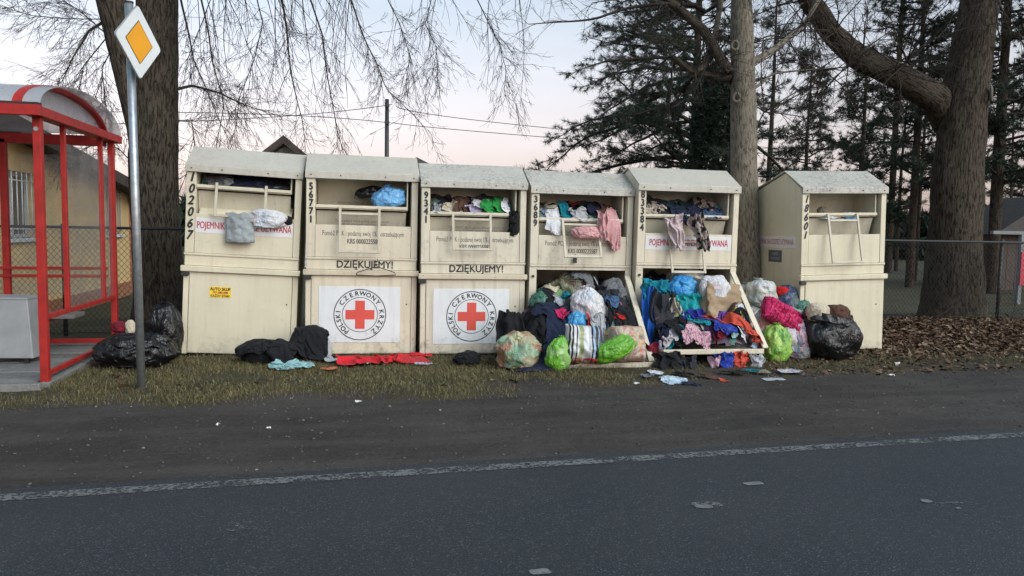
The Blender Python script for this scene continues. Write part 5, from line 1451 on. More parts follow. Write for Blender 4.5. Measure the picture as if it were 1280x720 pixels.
pm = {'black': plastic('black refuse film', (0.005, 0.005, 0.006), None, rough=0.22, bstr=0.55),
      'white': plastic('white bag film', (0.62, 0.62, 0.64), [(0.62, 0.62, 0.64), (0.50, 0.30, 0.30), (0.35, 0.45, 0.55), (0.62, 0.60, 0.58)], 7, 0.3, 0.35),
      'clear': plastic('clear bag with clothes', (0.45, 0.46, 0.46), [(0.10, 0.25, 0.12), (0.42, 0.40, 0.38), (0.06, 0.07, 0.09), (0.50, 0.45, 0.40), (0.20, 0.22, 0.2), (0.45, 0.33, 0.20)], 9, 0.25, 0.65),
      'mixbag': plastic('clear bag with pastel clothes', (0.50, 0.47, 0.50), [(0.50, 0.20, 0.24), (0.25, 0.38, 0.52), (0.58, 0.55, 0.52), (0.15, 0.12, 0.22), (0.30, 0.45, 0.42), (0.55, 0.35, 0.38)], 10, 0.28, 0.8),
      'orange': plastic('green and orange bag', (0.36, 0.38, 0.26), [(0.40, 0.15, 0.06), (0.12, 0.30, 0.18), (0.34, 0.10, 0.05), (0.42, 0.38, 0.20), (0.20, 0.36, 0.24), (0.40, 0.33, 0.20)], 7, 0.25, 0.75),
      'teal': plastic('sea green bag', (0.05, 0.17, 0.12), None, rough=0.3), 'lime': plastic('lime bag', (0.14, 0.42, 0.03), [(0.14, 0.40, 0.03), (0.17, 0.45, 0.05), (0.45, 0.60, 0.30)], 8, 0.3, 0.5),
      'green': plastic('bright green bag', (0.14, 0.40, 0.03), None, rough=0.28), 'blue': plastic('blue bag', (0.02, 0.24, 0.62), [(0.02, 0.24, 0.60), (0.03, 0.30, 0.60), (0.10, 0.42, 0.66)], 8, 0.26, 0.6),
      'sky': plastic('pale blue film', (0.16, 0.42, 0.72), None, rough=0.25), 'olive': plastic('olive film', (0.14, 0.15, 0.09), [(0.10, 0.10, 0.09), (0.20, 0.21, 0.12), (0.25, 0.25, 0.23), (0.12, 0.03, 0.03)], 8, 0.2, 0.7),
      'limefill': plastic('yellow green bag', (0.20, 0.42, 0.06), [(0.12, 0.30, 0.05), (0.42, 0.55, 0.12), (0.30, 0.50, 0.10)], 9, 0.28, 0.7)}
FLAT = lambda x0, x1, y0, y1: Pile(x0, x1, y0, y1, lambda X, Y: np.maximum(verge_z(X, Y), shoulder_z(X, Y)) + 0.022 * (Y > GB(X) + 0.3))

# ---- heap in and before the fourth container
B4, B5 = BINS['3689'], BINS['83384']
def lim_bin(B, extra=0.0):
    xa, xb, yf = B['X'] - B['h'] + 0.10, B['X'] + B['h'] - 0.09, B['Y']
    def f(P):
        inside = P[..., 1] > yf - 0.02
        P[..., 0] = np.where(inside, np.clip(P[..., 0], xa, xb), P[..., 0])
        P[..., 2] = np.where(inside, np.minimum(P[..., 2], B['zs'] - 0.06), P[..., 2])
        P[..., 1] = np.minimum(P[..., 1], yf + 0.85)
        return P
    return f
def h4(X, Y):
    t = sstep(6.75, 7.85, Y); sx = sstep(1.35, 1.95, X) * (1 - sstep(2.80, 2.96, X))
    g = np.maximum(verge_z(X, Y), shoulder_z(X, Y))
    hh = 0.70 * t * (1 + 0.25 * n2(X, Y, 4, 3.0, 2))
    sx = np.where(Y > 7.84, (X > 1.89) & (X < 2.87), sx)
    return np.maximum(g, np.where(Y > 6.9, np.maximum(hh * sx, np.where((np.abs(X - 2.39) < 0.53) & (Y > 7.0), 0.06 + 0.05 * (Y - 7.0), 0)), 0))
def h5(X, Y):
    sx = (1 - sstep(3.98, 4.10, X)) * sstep(2.98, 3.06, X)
    hh = 0.16 + 0.18 * sstep(7.0, 7.25, Y) + 0.44 * sstep(7.18, 7.66, Y)
    hh = hh * (1 + 0.2 * n2(X, Y, 4, 7.0, 2))
    g = np.maximum(verge_z(X, Y), shoulder_z(X, Y))
    return np.maximum(g, np.where(Y > 7.02, np.maximum(hh * sx, np.where((X > 3.0) & (X < 4.10), 0.165 - 0.09 * (Y - 7.05), 0)), 0))
P4 = Pile(0.9, 3.5, 6.4, 8.8, h4, None, lim_bin(B4)); P5 = Pile(2.6, 4.9, 6.5, 8.7, h5, None, lim_bin(B5))
def heap_mesh(name, label, hf, x0, x1, y0, y1, zmin, mat):
    V, Fq = grid(x0, x1, y0, y1, 70, 80, lambda X, Y: hf(X, Y) + 0.015 * n2(X, Y, 14, 2, 2) - 0.015)
    ok = (V[Fq][:, :, 2].min(1) > zmin)
    used = np.unique(Fq[ok]); rm = np.zeros(len(V), int); rm[used] = np.arange(len(used))
    o = V[used].mean(0); o[2] = 0
    ob = mesh_obj(name, V[used] - o, rm[Fq[ok]], mat, None, True, o)
    return stuff(ob, label, 'clothes')
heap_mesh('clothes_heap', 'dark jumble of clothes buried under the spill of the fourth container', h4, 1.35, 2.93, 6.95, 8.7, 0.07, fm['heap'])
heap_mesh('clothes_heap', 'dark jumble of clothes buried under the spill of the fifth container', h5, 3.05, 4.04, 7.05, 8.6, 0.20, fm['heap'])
g4, g5, g6 = 'clothes spilled from the fourth container', 'clothes spilled from the fifth container', 'bags piled before the pale grey trunk'
def c4(*a, **k): return cloth('garment', *a, pile=P4, group=g4, **k)
def c5(*a, **k): return cloth('garment', *a, pile=P5, group=g5, **k)
def G(px, py, Y): return px, py, Y
c4('black garment deep in the left of the fourth container', 'clothing', 668, 365, 8.05, 0.6, 0.5, fm['black'])
c4('dark grey garment deep in the right of the fourth container', 'clothing', 775, 370, 8.0, 0.6, 0.5, fm['dark'])
bag('plastic_bag', 'olive see-through bag at the top of the fourth container opening', 'bag', 714, 361, 8.05, 62, 40, pm['olive'], 0.8, 0, pile=P4, group=g4)
c4('white garment at the top right of the fourth container opening', 'clothing', 750, 352, 8.05, 0.45, 0.4, fm['lgrey'])
c4('red garment at the top right corner of the fourth container opening', 'clothing', 765, 358, 8.0, 0.30, 0.3, fm['dred'], squash=0.6)
c4('silver grey jacket under the olive bag', 'clothing', 728, 368, 7.9, 0.42, 0.35, fm['grey'], thick=0.012)
c4('slate grey jacket on the right of the fourth heap', 'clothing', 774, 378, 7.75, 0.55, 0.5, fm['grey'], thick=0.01)
c4('black coat hanging over the left side of the fourth heap', 'clothing', 668, 408, 7.45, 1.0, 0.9, fm['black'], squash=0.6, thick=0.010, rot=0.4)
bag('plastic_bag', 'small sea green bag on the left shoulder of the fourth heap', 'bag', 676, 377, 7.72, 30, 22, pm['teal'], 0.8, 0.3, pile=P4, group=g4)
c4('navy jacket draped down the middle of the fourth heap', 'clothing', 702, 425, 7.25, 0.85, 0.9, fm['navy'], squash=0.6, thick=0.012, rot=-0.2, shape='shirt')
c4('black jacket on the right side of the fourth heap', 'clothing', 785, 402, 7.40, 0.65, 0.6, fm['black'], squash=0.5, thick=0.012)
c4('dark trousers trailing off the left foot of the fourth heap', 'clothing', 668, 458, 7.02, 0.6, 0.5, fm['navy'], squash=0.6, thick=0.006)
bag('plastic_bag', 'small blue bag under the white bag on the fourth heap', 'bag', 722, 405, 7.30, 28, 30, pm['blue'], 0.8, 0, pile=P4, group=g4)
c4('red shirt below the white bag on the fourth heap', 'clothing', 745, 414, 7.2, 0.5, 0.45, fm['red'], squash=0.5)
bag('plastic_bag', 'white knotted bag on top of the fourth heap', 'bag', 735, 383, 7.38, 43, 42, pm['white'], 0.85, 0.2, lean=-0.25, pile=P4, group=g4)
c4('pink knitted piece lying on the navy jacket', 'clothing', 701, 397, 7.36, 0.24, 0.18, fm['hot'], squash=0.7, n=20, thick=0.008)
c4('white crumpled shirt on the red shirt', 'clothing', 748, 408, 7.15, 0.42, 0.4, fm['lgrey'], squash=0.5)
c4('bright red sleeve right of the white bag', 'clothing', 768, 401, 7.35, 0.3, 0.2, fm['red'], squash=0.55, n=22)
c4('black sweater under the green bag', 'clothing', 778, 425, 7.15, 0.5, 0.4, fm['dark'], squash=0.5, thick=0.01)

for (lab, px, py, Y, w, l, mt, sh) in (
    ('cream garment high at the left in the fourth opening', 690, 360, 7.85, 0.4, 0.35, 'cream', 'blob'), ('dark green garment behind the white bag', 712, 378, 7.7, 0.4, 0.35, 'teal', 'blob'),
    ('charcoal trousers under the slate grey jacket', 760, 385, 7.6, 0.5, 0.4, 'dark', 'trousers'), ('white vest beside the sea green bag', 695, 380, 7.62, 0.3, 0.25, 'lgrey', 'blob'),
    ('denim garment right of the white bag', 765, 390, 7.5, 0.35, 0.3, 'denim', 'blob'), ('black jersey right of the red shirt', 765, 415, 7.25, 0.4, 0.35, 'black', 'shirt'),
    ('pale mint rag left of the red shirt', 724, 420, 7.15, 0.25, 0.2, 'mint', 'blob'), ('black sleeve beside the orange bag', 672, 430, 7.15, 0.45, 0.35, 'black', 'shirt'),
    ('floral blouse by the stay bar of the fourth container', 793, 410, 7.25, 0.25, 0.22, 'floral', 'blob')):
    c4(lab, 'clothing', px, py, Y, w, l, fm[mt], shape=sh, n=28)
bag('plastic_bag', 'bulging green and orange see-through bag at the left foot of the fourth heap', 'bag', 648, 445, 7.12, 54, 47, pm['orange'], 0.85, 0.0, ground=True, wr=2.2, pile=P4, group=g4)
bag('plastic_bag', 'lime bag standing left of the striped bag', 'bag', 698, 455, 6.93, 30, 40, pm['lime'], 0.7, 0.2, lean=0.12, ground=True, pile=P4, group=g4)
# printed shopping bag: soft box with stripes
def pillow(name, label, cat, px, py, Y, w, h, d, mat, lean=0.0, yaw=0.0, ground=None, wr=1.0, group=None, tilt=-0.25, n=22):
    _bs[0] += 1; seed = _bs[0] * 3.7; c = atY(px, py, Y)
    A, B = np.meshgrid(np.linspace(-1, 1, n), np.linspace(-1, 1, n), indexing='ij'); Vs, Fs, UV = [], [], []
    edge = (1 - np.abs(A) ** 3.2) * (1 - np.abs(B) ** 3.2)
    for s in (-1, 1):
        q = np.stack([B * 1.6 + seed, A * 1.6, A * 0 + s * 3], -1)
        bul = np.clip(edge, 0, 1) ** 0.42 * d / 2 * (1 + 0.3 * wr * fbm(q, 3)) + wr * 0.012 * (0.4 - np.abs(perlin(q * 3.1)) * 2) * (edge > 0.01)
        inn = 1 - 0.05 * wr * (perlin(q * 1.3 + 7) + 1)
        Vs.append(np.stack([B * w / 2 * inn * (1 - 0.04 * A), s * bul, A * h / 2 * (1 - 0.06 * wr * np.abs(perlin(q + 3)))], -1).reshape(-1, 3))
        UV.append(np.stack([(B.ravel() + 1) / 2, (A.ravel() + 1) / 2], 1))
        i, j = np.meshgrid(np.arange(n - 1), np.arange(n - 1), indexing='ij'); a = (i * n + j).ravel() + (0 if s < 0 else n * n)
        f = np.stack([a, a + 1, a + n + 1, a + n], 1); Fs.append(f if s < 0 else f[:, ::-1])
    V = np.concatenate(Vs); R = Matrix.Rotation(yaw, 3, 'Z') @ Matrix.Rotation(lean, 3, 'Y') @ Matrix.Rotation(tilt, 3, 'X'); V = V @ np.array(R).T
    V[n * n:][np.abs(edge.ravel()) < 1e-9] += 0
    zb = V[:, 2].min(); o = c.copy(); V[:, 2] -= zb; o[2] = c[2] + zb if ground is None else ground
    ob = mesh_obj(name, V, np.concatenate(Fs), mat, None, True, o, np.concatenate(UV))
    s = ob.modifiers.new('weld', 'WELD'); s.merge_threshold = 0.004
    s = ob.modifiers.new('smooth', 'SUBSURF'); s.levels = 1; s.render_levels = 1
    return tag(ob, label, cat, group)
def stripe_mat():
    m, nt, N, L, b = nmat('striped shopping bag')
    uv = coord(N, L, 'UV'); sp = N.new('ShaderNodeSeparateXYZ'); L.new(uv, sp.inputs[0])
    W_, K_, O_, B_, S_ = (0.62, 0.62, 0.60), (0.015, 0.015, 0.02), (0.30, 0.33, 0.16), (0.30, 0.42, 0.55), (0.42, 0.43, 0.44)
    col = ramp(N, L, sp.outputs[0], [(0.0, W_), (0.07, K_), (0.12, W_), (0.16, K_), (0.21, W_), (0.28, K_), (0.31, W_), (0.36, O_), (0.47, W_), (0.62, S_), (0.70, K_), (0.75, B_), (0.81, K_), (0.90, B_), (0.94, K_)], 'CONSTANT')
    red = ramp(N, L, sp.outputs[1], [(0.0, 1.0), (0.10, 1.0), (0.13, 0.0)], 'LINEAR')
    nz = ramp(N, L, noise(N, L, uv, 16, 2), [(0.48, 0.0), (0.52, 1.0)])
    mm = N.new('ShaderNodeMath'); mm.operation = 'MULTIPLY'; L.new(red, mm.inputs[0]); L.new(nz, mm.inputs[1])
    col = mix(N, L, mm.outputs[0], col, (0.55, 0.05, 0.03))
    L.new(col, b.inputs['Base Color']); b.inputs['Roughness'].default_value = 0.35
    bump(N, L, noise(N, L, coord(N, L), 20, 5, 0.65), 0.5, 0.015, b)
    return m
pillow('shopping_bag', 'striped white, black and olive shopping bag before the fourth container', 'bag', 727, 447, 6.98, 0.37, 0.38, 0.26, stripe_mat(), 0.06, -0.1, 0.065, group=g4)
pillow('shopping_bag', 'orange and cream printed bag at the right foot of the fourth heap', 'bag', 783, 447, 7.02, 0.38, 0.36, 0.28, FB('orange cream print', (0.52, 0.43, 0.33), 'print', (0.50, 0.20, 0.08), 24, rough=0.4), 0.05, 0.15, 0.065, group=g4)
bag('plastic_bag', 'bright green bag lying on the orange printed bag', 'bag', 768, 436, 6.90, 56, 26, pm['green'], 0.55, 0.0, lean=-0.42, wr=1.4, pile=P4, group=g4)
c4('floral cloth tucked behind the green bag', 'clothing', 778, 415, 7.10, 0.22, 0.2, fm['floral'], n=20)

# ---- heap in and before the fifth container
c5('black garment deep in the fifth container', 'clothing', 870, 350, 8.0, 0.8, 0.5, fm['black'])
bag('plastic_bag', 'pale see-through bag at the top of the fifth container opening', 'bag', 858, 347, 7.95, 46, 26, pm['clear'], 0.8, 0, pile=P5, group=g5)
c5('blue jacket at the top left of the fifth container opening', 'clothing', 818, 358, 7.80, 0.5, 0.45, fm['blue'], thick=0.012)
def hung(label, px, py, Y, w, h, mat, folds=4, seed=0, amp=0.035, thick=0.012, slope=0.25, group=g5, taper=0.0, z_min=None):
    """garment hanging down the face of a heap in long folds"""
    c = atY(px, py, Y); n, m = 46, 46
    A, B = np.meshgrid(np.linspace(-1, 1, n), np.linspace(-1, 1, m), indexing='ij')
    q = np.stack([B * 1.5 + seed, A * 1.2, A * 0 + seed], -1)
    ww = w / 2 * (1 + taper * A) * (1 + 0.12 * perlin(np.stack([A[:, 0] * 2 + seed, A[:, 0] * 0, A[:, 0] * 0], -1))[:, None])
    X = B * ww + 0.03 * perlin(q * 1.4)
    ph = B * folds * 0.42 + 0.8 * perlin(q * 0.6 + 3) + 0.12 * perlin(q * 1.6 + 13) + 0.25 * A * math.sin(seed * 3)
    fold = np.abs(np.sin(ph * PI)) ** 1.1
    Yv = slope * h / 2 * A - amp * 1.5 * fold * (0.6 + 0.5 * perlin(q * 0.7 + 40)) + 0.045 * fbm(q * 0.9 + 9, 2) - 0.05 * (1 - B * B)
    X = X + 0.05 * w * np.sin(ph * 2 * PI) + 0.10 * w * perlin(np.stack([A * 1.6 + seed * 2, A * 0, A * 0], -1))
    Z = A * h / 2 + 0.16 * h * perlin(q * 0.9 + 21) + 0.05 * h * perlin(q * 2.5 + 5)
    V = np.stack([X, Yv, Z], -1).reshape(-1, 3); idx = np.arange(n * m).reshape(n, m)
    mask = outline('rect', n, m, 0)
    Fc = np.stack([idx[:-1, :-1].ravel(), idx[:-1, 1:].ravel(), idx[1:, 1:].ravel(), idx[1:, :-1].ravel()], 1)
    ob = mesh_obj('garment', V, Fc, mat, None, True, c, np.stack([(B.ravel() + 1) / 2, (A.ravel() + 1) / 2], 1))
    s = ob.modifiers.new('thickness', 'SOLIDIFY'); s.thickness = thick
    s = ob.modifiers.new('smooth', 'SUBSURF'); s.levels = 1; s.render_levels = 1
    return tag(ob, label, 'clothing', group)
hung('bright blue jacket hanging at the left of the fifth opening', 814, 400, 7.50, 0.22, 0.62, fm['blue'], 4, 1.0)
hung('dark slate jacket hanging beside the bright blue jacket', 829, 398, 7.44, 0.27, 0.60, fm['dark'], 5, 2.0)
hung('teal and blue jacket sleeve draped over the top left of the fifth heap', 820, 363, 7.58, 0.34, 0.22, fm['teal'], 4, 3.0, 0.03)
bag('plastic_bag', 'bright blue bag at the top of the fifth heap', 'bag', 854, 363, 7.62, 44, 34, pm['blue'], 0.8, 0, pile=P5, group=g5)
c5('pale floral scarf left of the blue bag', 'clothing', 833, 362, 7.52, 0.22, 0.25, fm['floral'], n=20)
hung('light grey shirt hanging in the middle of the fifth heap', 845, 392, 7.44, 0.16, 0.30, fm['cream'], 4, 5.0, 0.03, 0.006)
hung('turquoise jacket draped below the blue bag', 861, 384, 7.42, 0.28, 0.30, FB('turquoise nylon', (0.01, 0.28, 0.30), rough=0.5), 4, 6.0, 0.035)
hung('royal blue jacket below the turquoise jacket', 869, 401, 7.34, 0.36, 0.24, fm['royal'], 5, 7.0, 0.035, 0.012, 0.5)
hung('purple jacket to the right of the royal blue jacket', 898, 404, 7.34, 0.22, 0.26, fm['purple'], 5, 8.0, 0.04, 0.012, 0.4)
# brown paper bag with white things inside
def paper_bag(label, px, py, Y, w, h, d, lean, yaw):
    c = atY(px, py, Y); root = thing('paper_bag', label, 'bag', (c[0], c[1], c[2] - h / 2), (R_(-14), lean, yaw), group=g5)
    n, m = 26, 44; V = []
    t = np.linspace(0, 2 * PI, m, endpoint=False)
    sx = np.sign(np.cos(t)) * np.abs(np.cos(t)) ** 0.35; sy = np.sign(np.sin(t)) * np.abs(np.sin(t)) ** 0.35
    for i in range(n):
        z = h * i / (n - 1); f = 1 + 0.06 * z / h
        q = np.stack([sx * 1.7, sy * 1.7, np.full(m, z * 5.0)], -1)
        dsp = 0.045 * fbm(q + 3.3, 3) + 0.02 * (0.4 - 2 * np.abs(perlin(q * 2.2)))
        zz = z + (0.06 * perlin(q * 0.8 + 5) if i == n - 1 else 0) + (0.05 * sy * (i / (n - 1)) ** 2)
        V.append(np.stack([sx * w / 2 * f + dsp * sx, sy * d / 2 * f + dsp * sy, zz + np.zeros(m)], -1))
    V = np.concatenate(V); i = np.arange(n - 1)[:, None] * m; j = np.arange(m)[None]; j2 = (j + 1) % m
    Fc = np.stack([i + j, i + j2, i + m + j2, i + m + j], -1).reshape(-1, 4)
    o = mesh_obj('paper_wall', V, Fc, M['cardboard'], root, True); s = o.modifiers.new('t', 'SOLIDIFY'); s.thickness = 0.003
    return root
paper_bag('open crumpled brown paper bag with white things in the fifth heap', 897, 379, 7.42, 0.40, 0.46, 0.26, R_(7), R_(8))
bag('plastic_bag', 'white bag sticking out of the brown paper bag', 'bag', 893, 362, 7.46, 40, 36, pm['white'], 0.6, 0, group=g5, wr=1.2)
bag('plastic_bag', 'small white printed bag right of the brown paper bag', 'bag', 923, 398, 7.34, 20, 36, pm['white'], 0.8, 0.1, pile=P5, group=g5)
c5('black garment across the middle of the fifth heap', 'clothing', 850, 425, 7.25, 0.7, 0.4, fm['black'], rot=0.2)
c5('pale yellow cloth on the right of the fifth heap', 'clothing', 922, 413, 7.28, 0.45, 0.22, fm['yellow'], squash=0.6, rot=-0.5)
c5('white printed cloth beside the stay bar of the fifth container', 'clothing', 938, 420, 7.25, 0.28, 0.25, fm['bwprint'], n=24)
c5('brown garment below the purple jacket', 'clothing', 905, 420, 7.22, 0.4, 0.3, fm['brown'])
c5('black trousers at the right of the fifth heap', 'clothing', 925, 428, 7.2, 0.4, 0.35, fm['black'], shape='trousers')
c5('khaki trousers across the fifth heap', 'clothing', 868, 428, 7.18, 0.55, 0.30, fm['khaki'], rot=0.25, squash=0.65)
c5('white shirt on the khaki trousers', 'clothing', 890, 424, 7.16, 0.34, 0.24, fm['lgrey'], rot=0.2)
c5('dark teal garment at the lower left of the fifth heap', 'clothing', 842, 443, 7.14, 0.35, 0.3, fm['teal'])
c5('dark plum garment in the middle of the lower fifth heap', 'clothing', 890, 438, 7.14, 0.45, 0.3, FB('plum', (0.04, 0.015, 0.045)))
c5('small multicoloured print cloth left of the pink striped cloth', 'clothing', 836, 450, 7.10, 0.35, 0.2, fm['floral'], n=22)

for (lab, px, py, Y, w, l, mt, sh) in (
    ('navy top below the slate jacket in the fifth heap', 828, 430, 7.22, 0.4, 0.35, 'navy', 'shirt'), ('black leggings under the khaki trousers', 850, 437, 7.16, 0.5, 0.3, 'black', 'trousers'),
    ('grey vest at the centre of the lower fifth heap', 862, 436, 7.15, 0.3, 0.25, 'grey', 'blob'), ('cream blouse below the purple jacket', 902, 428, 7.16, 0.3, 0.25, 'cream', 'blob'),
    ('mint top beside the yellow cloth', 912, 432, 7.14, 0.28, 0.22, 'mint', 'blob'), ('dark red scarf under the coral trousers', 900, 445, 7.08, 0.35, 0.16, 'dred', 'rect'),
    ('lavender top at the left edge of the fallen door', 826, 452, 7.08, 0.28, 0.2, 'lav', 'blob'), ('black sock bundle at the left of the fallen door', 846, 455, 7.06, 0.2, 0.16, 'black', 'blob'),
    ('teal top below the royal blue jacket', 874, 415, 7.24, 0.4, 0.3, 'teal', 'shirt'), ('purple shirt over the royal blue jacket', 884, 410, 7.26, 0.35, 0.28, 'purple', 'blob'),
    ('brown jumper beside the paper bag', 915, 405, 7.34, 0.3, 0.28, 'brown', 'blob'), ('white undershirt above the coral trousers', 912, 436, 7.10, 0.24, 0.2, 'white', 'blob')):
    c5(lab, 'clothing', px, py, Y, w, l, fm[mt], shape=sh, n=28)
c5('blue satin cloth on the fallen door of the fifth container', 'clothing', 906, 450, 7.10, 0.45, 0.30, fm['satin'], rot=-0.3)
c5('light blue cloth bundle beside the stay bar', 'clothing', 945, 445, 7.14, 0.25, 0.2, fm['blueprint'], n=20)
c5('white cloth bundle left of the light blue bundle', 'clothing', 928, 442, 7.12, 0.22, 0.2, fm['white'], n=20)
cloth('garment', 'long coral red trousers stretched along the edge of the fallen door', 'clothing', 916, 440, 7.20, 0.85, 0.16, fm['coral'], P5, 0.75, -0.40, 'rect', 0.008, 36, 0.05, 50, 0.8, group=g5)
cloth('garment', 'coral red sleeve lying towards the right corner of the fallen door', 'clothing', 945, 450, 7.12, 0.42, 0.14, fm['coral'], P5, 0.75, 0.05, 'rect', 0.006, 30, 0.05, 50, 0.8, group=g5)
c5('pink and white striped shirt hanging over the edge of the fallen door', 'clothing', 868, 453, 7.06, 0.55, 0.32, fm['pinkstripe'], squash=0.6)
hung('pink striped sleeve trailing to the ground from the fallen door', 893, 462, 6.95, 0.12, 0.26, fm['pinkstripe'], 3, 11.0, 0.015, 0.004, 0.1)
hung('dark red garment wedged in the left corner of the fifth heap', 813, 442, 7.16, 0.20, 0.22, fm['dred'], 3, 12.0, 0.03, 0.01, 0.3)
hung('black garment slumped over the left end of the fallen door edge', 835, 452, 6.95, 0.30, 0.20, fm['black'], 3, 13.0, 0.03, 0.008, 0.5)
hung('coral red trouser leg hanging over the right end of the fallen door edge', 925, 452, 6.95, 0.16, 0.20, fm['coral'], 3, 14.0, 0.02, 0.006, 0.3)
hung('dark blue garment slumped over the fallen door edge beside the pink sleeve', 906, 451, 6.95, 0.20, 0.17, fm['satin'], 3, 15.0, 0.025, 0.006, 0.4)
hung('dark grey garment slumped over the middle of the fallen door edge', 858, 455, 6.95, 0.22, 0.15, fm['dark'], 3, 16.0, 0.025, 0.006, 0.4)
hung('white cloth slumped over the right corner of the fallen door edge', 945, 451, 6.95, 0.14, 0.14, fm['lgrey'], 3, 17.0, 0.02, 0.006, 0.4)
hung('black coat tail trailing from the left flank of the fourth heap', 640, 415, 7.42, 0.30, 0.42, fm['black'], 3, 18.0, 0.04, 0.012, 0.7, g4, -0.3)
# under and before that door
c = atZ(870, 475)
cb = thing('cardboard_box', 'flat cardboard box under the fallen door of the fifth container', 'box', (c[0], 7.12, gz(c[0], 7.1)), (0, 0, 0.05))
box('body', -0.22, 0.22, 0, 0.32, 0, 0.11, M['cardboard'], cb, 0.006)
F5 = FLAT(0.0, 6.5, 6.0, 7.7)
def cg(name, label, cat, px, py, w, l, mat, **k):
    p = atZ(px, py); return cloth(name, label, cat, 0, 0, 0, w, l, mat, k.pop('pile', F5), pos=(p[0], p[1], 0.02), **k)
cg('crumpled_cloth', 'pale blue crumpled cloth on the dirt before the fifth container', 'clothing', 842, 478, 0.40, 0.34, FB('pale blue cotton', (0.46, 0.56, 0.64)), squash=0.6, rot=0.2)
cg('crumpled_cloth', 'white crumpled cloth left of the pale blue cloth', 'clothing', 818, 471, 0.26, 0.30, FB('off white cotton', (0.60, 0.64, 0.68)), squash=0.55, rot=0.8)
cg('crumpled_cloth', 'dark navy rag beside the pale blue cloth', 'clothing', 866, 482, 0.22, 0.16, fm['navy'], n=20)
cg('crumpled_cloth', 'black rag under the right end of the fallen door', 'clothing', 918, 470, 0.45, 0.25, fm['black'])
cg('crumpled_cloth', 'floral rag on the ground before the right bags', 'clothing', 988, 468, 0.34, 0.26, fm['floral'], squash=0.55)
for (lab, px, py, w, l, mt) in (('black rag on the dirt left of the pink sleeve', 852, 472, 0.34, 0.24, 'black'), ('dark plum rag below the fallen door of the fifth container', 885, 474, 0.3, 0.22, 'brown'), ('teal rag under the right corner of the fallen door', 940, 468, 0.28, 0.2, 'teal'),
                                ('grey rag between the two spilled heaps', 808, 474, 0.26, 0.2, 'grey'), ('khaki rag by the foot of the yellow green bag', 955, 470, 0.24, 0.18, 'khaki'), ('small red rag on the dirt before the fifth container', 905, 478, 0.16, 0.12, 'coral')):
    cg('crumpled_cloth', lab, 'clothing', px, py, w, l, fm[mt], n=22)
b_x = [('plastic_bag', 'lilac see-through bag wedged behind the stay bar', 928, 425, 7.60, 34, 50, 'mixbag'), ('plastic_bag', 'small white bag between the pink puffer and the open black sack', 1004, 405, 7.55, 26, 30, 'white'), ('plastic_bag', 'small green bag behind the pink puffer jacket', 1000, 388, 7.75, 26, 30, 'teal')]
for (nm_, lab, px, py, Y, w, h, mt) in b_x: bag(nm_, lab, 'bag', px, py, Y, w, h, pm[mt], 0.8, 0.1, group=g6)
cg('flat_sheet', 'flat white sheet on the ground left of the floral rag', 'litter', 966, 476, 0.22, 0.10, fm['lgrey'], squash=0.85, rough=0.6, n=16)

# ---- bags between the fifth and sixth container
def b6(label, *a, **k): return bag('plastic_bag', label, 'bag', *a, group=g6, **k)
b6('lower dark see-through bag hidden behind the stay bar', 940, 430, 7.75, 40, 60, pm['clear'], 0.8, 0, ground=True)
b6('see-through bag standing behind the lime bag', 985, 430, 7.75, 52, 62, pm['clear'], 0.8, 0, ground=True)
b6('red and white printed bag left of the pink puffer jacket', 952, 413, 7.45, 30, 44, plastic('red print bag', (0.60, 0.58, 0.57), [(0.50, 0.05, 0.03), (0.62, 0.60, 0.58), (0.55, 0.12, 0.06), (0.35, 0.45, 0.50)], 9, 0.3, 0.85), 0.8, 0.0)
b6('see-through bag of clothes leaning on the grey trunk', 934, 372, 7.95, 34, 34, pm['clear'], 0.8, 0.1)
b6('white see-through bag on top of the pile beside the grey trunk', 951, 367, 7.80, 42, 34, plastic('white film with print', (0.56, 0.57, 0.56), [(0.52, 0.53, 0.52), (0.30, 0.36, 0.28), (0.60, 0.60, 0.58), (0.45, 0.36, 0.18)], 10, 0.28, 0.6), 0.9, 0.15)
b6('navy and red bag at the right of the pile top', 982, 378, 7.80, 34, 42, plastic('navy bag', (0.022, 0.04, 0.10), [(0.02, 0.035, 0.10), (0.03, 0.06, 0.14), (0.10, 0.14, 0.12)], 7, 0.35, 0.7), 0.8, 0.0, lean=0.3)
bag('cloth_bundle', 'small red bundle on the navy bag', 'clothing', 977, 364, 7.78, 20, 12, fm['red'], 0.8, 0, group=g6)
b6('white bag below the pink puffer jacket', 986, 418, 7.40, 46, 36, pm['white'], 0.8, 0.0, lean=0.35)
b6('see-through bag of pastel clothes beside the lime green bag', 998, 440, 7.33, 34, 48, pm['mixbag'], 0.8, 0.15, ground=True)
b6('yellow green bag at the foot of the pile by the fallen door', 970, 441, 7.20, 36, 46, pm['limefill'], 0.85, 0.12, ground=True)
b6('pale blue and white bag behind the yellow green bag', 955, 425, 7.35, 28, 30, pm['mixbag'], 0.8, 0.0)
pillow('garment', 'hot pink quilted puffer jacket lying over the bags', 'clothing', 977, 394, 7.34, 0.56, 0.27, 0.20, fm['puffer'], R_(24), 0.1, None, 1.6, g6, -0.5, 34)
# large open black sack before the last container
bs = bag('refuse_sack', 'large open black refuse sack before the rightmost container', 'bag', 1034, 430, 7.30, 74, 60, pm['black'], 0.85, 0.0, ground=True, open_top=True, wr=1.0, nu=110, nv=80)
bag('cloth_bundle', 'crumpled pale yellow netting in the open black sack', 'clothing', 1022, 390, 7.26, 28, 24, fm['cream'], 0.8, 0, wr=1.2)
bag('cloth_bundle', 'dark brown garment in the open black sack', 'clothing', 1046, 394, 7.30, 34, 26, fm['brown'], 0.7, 0, wr=1.8)
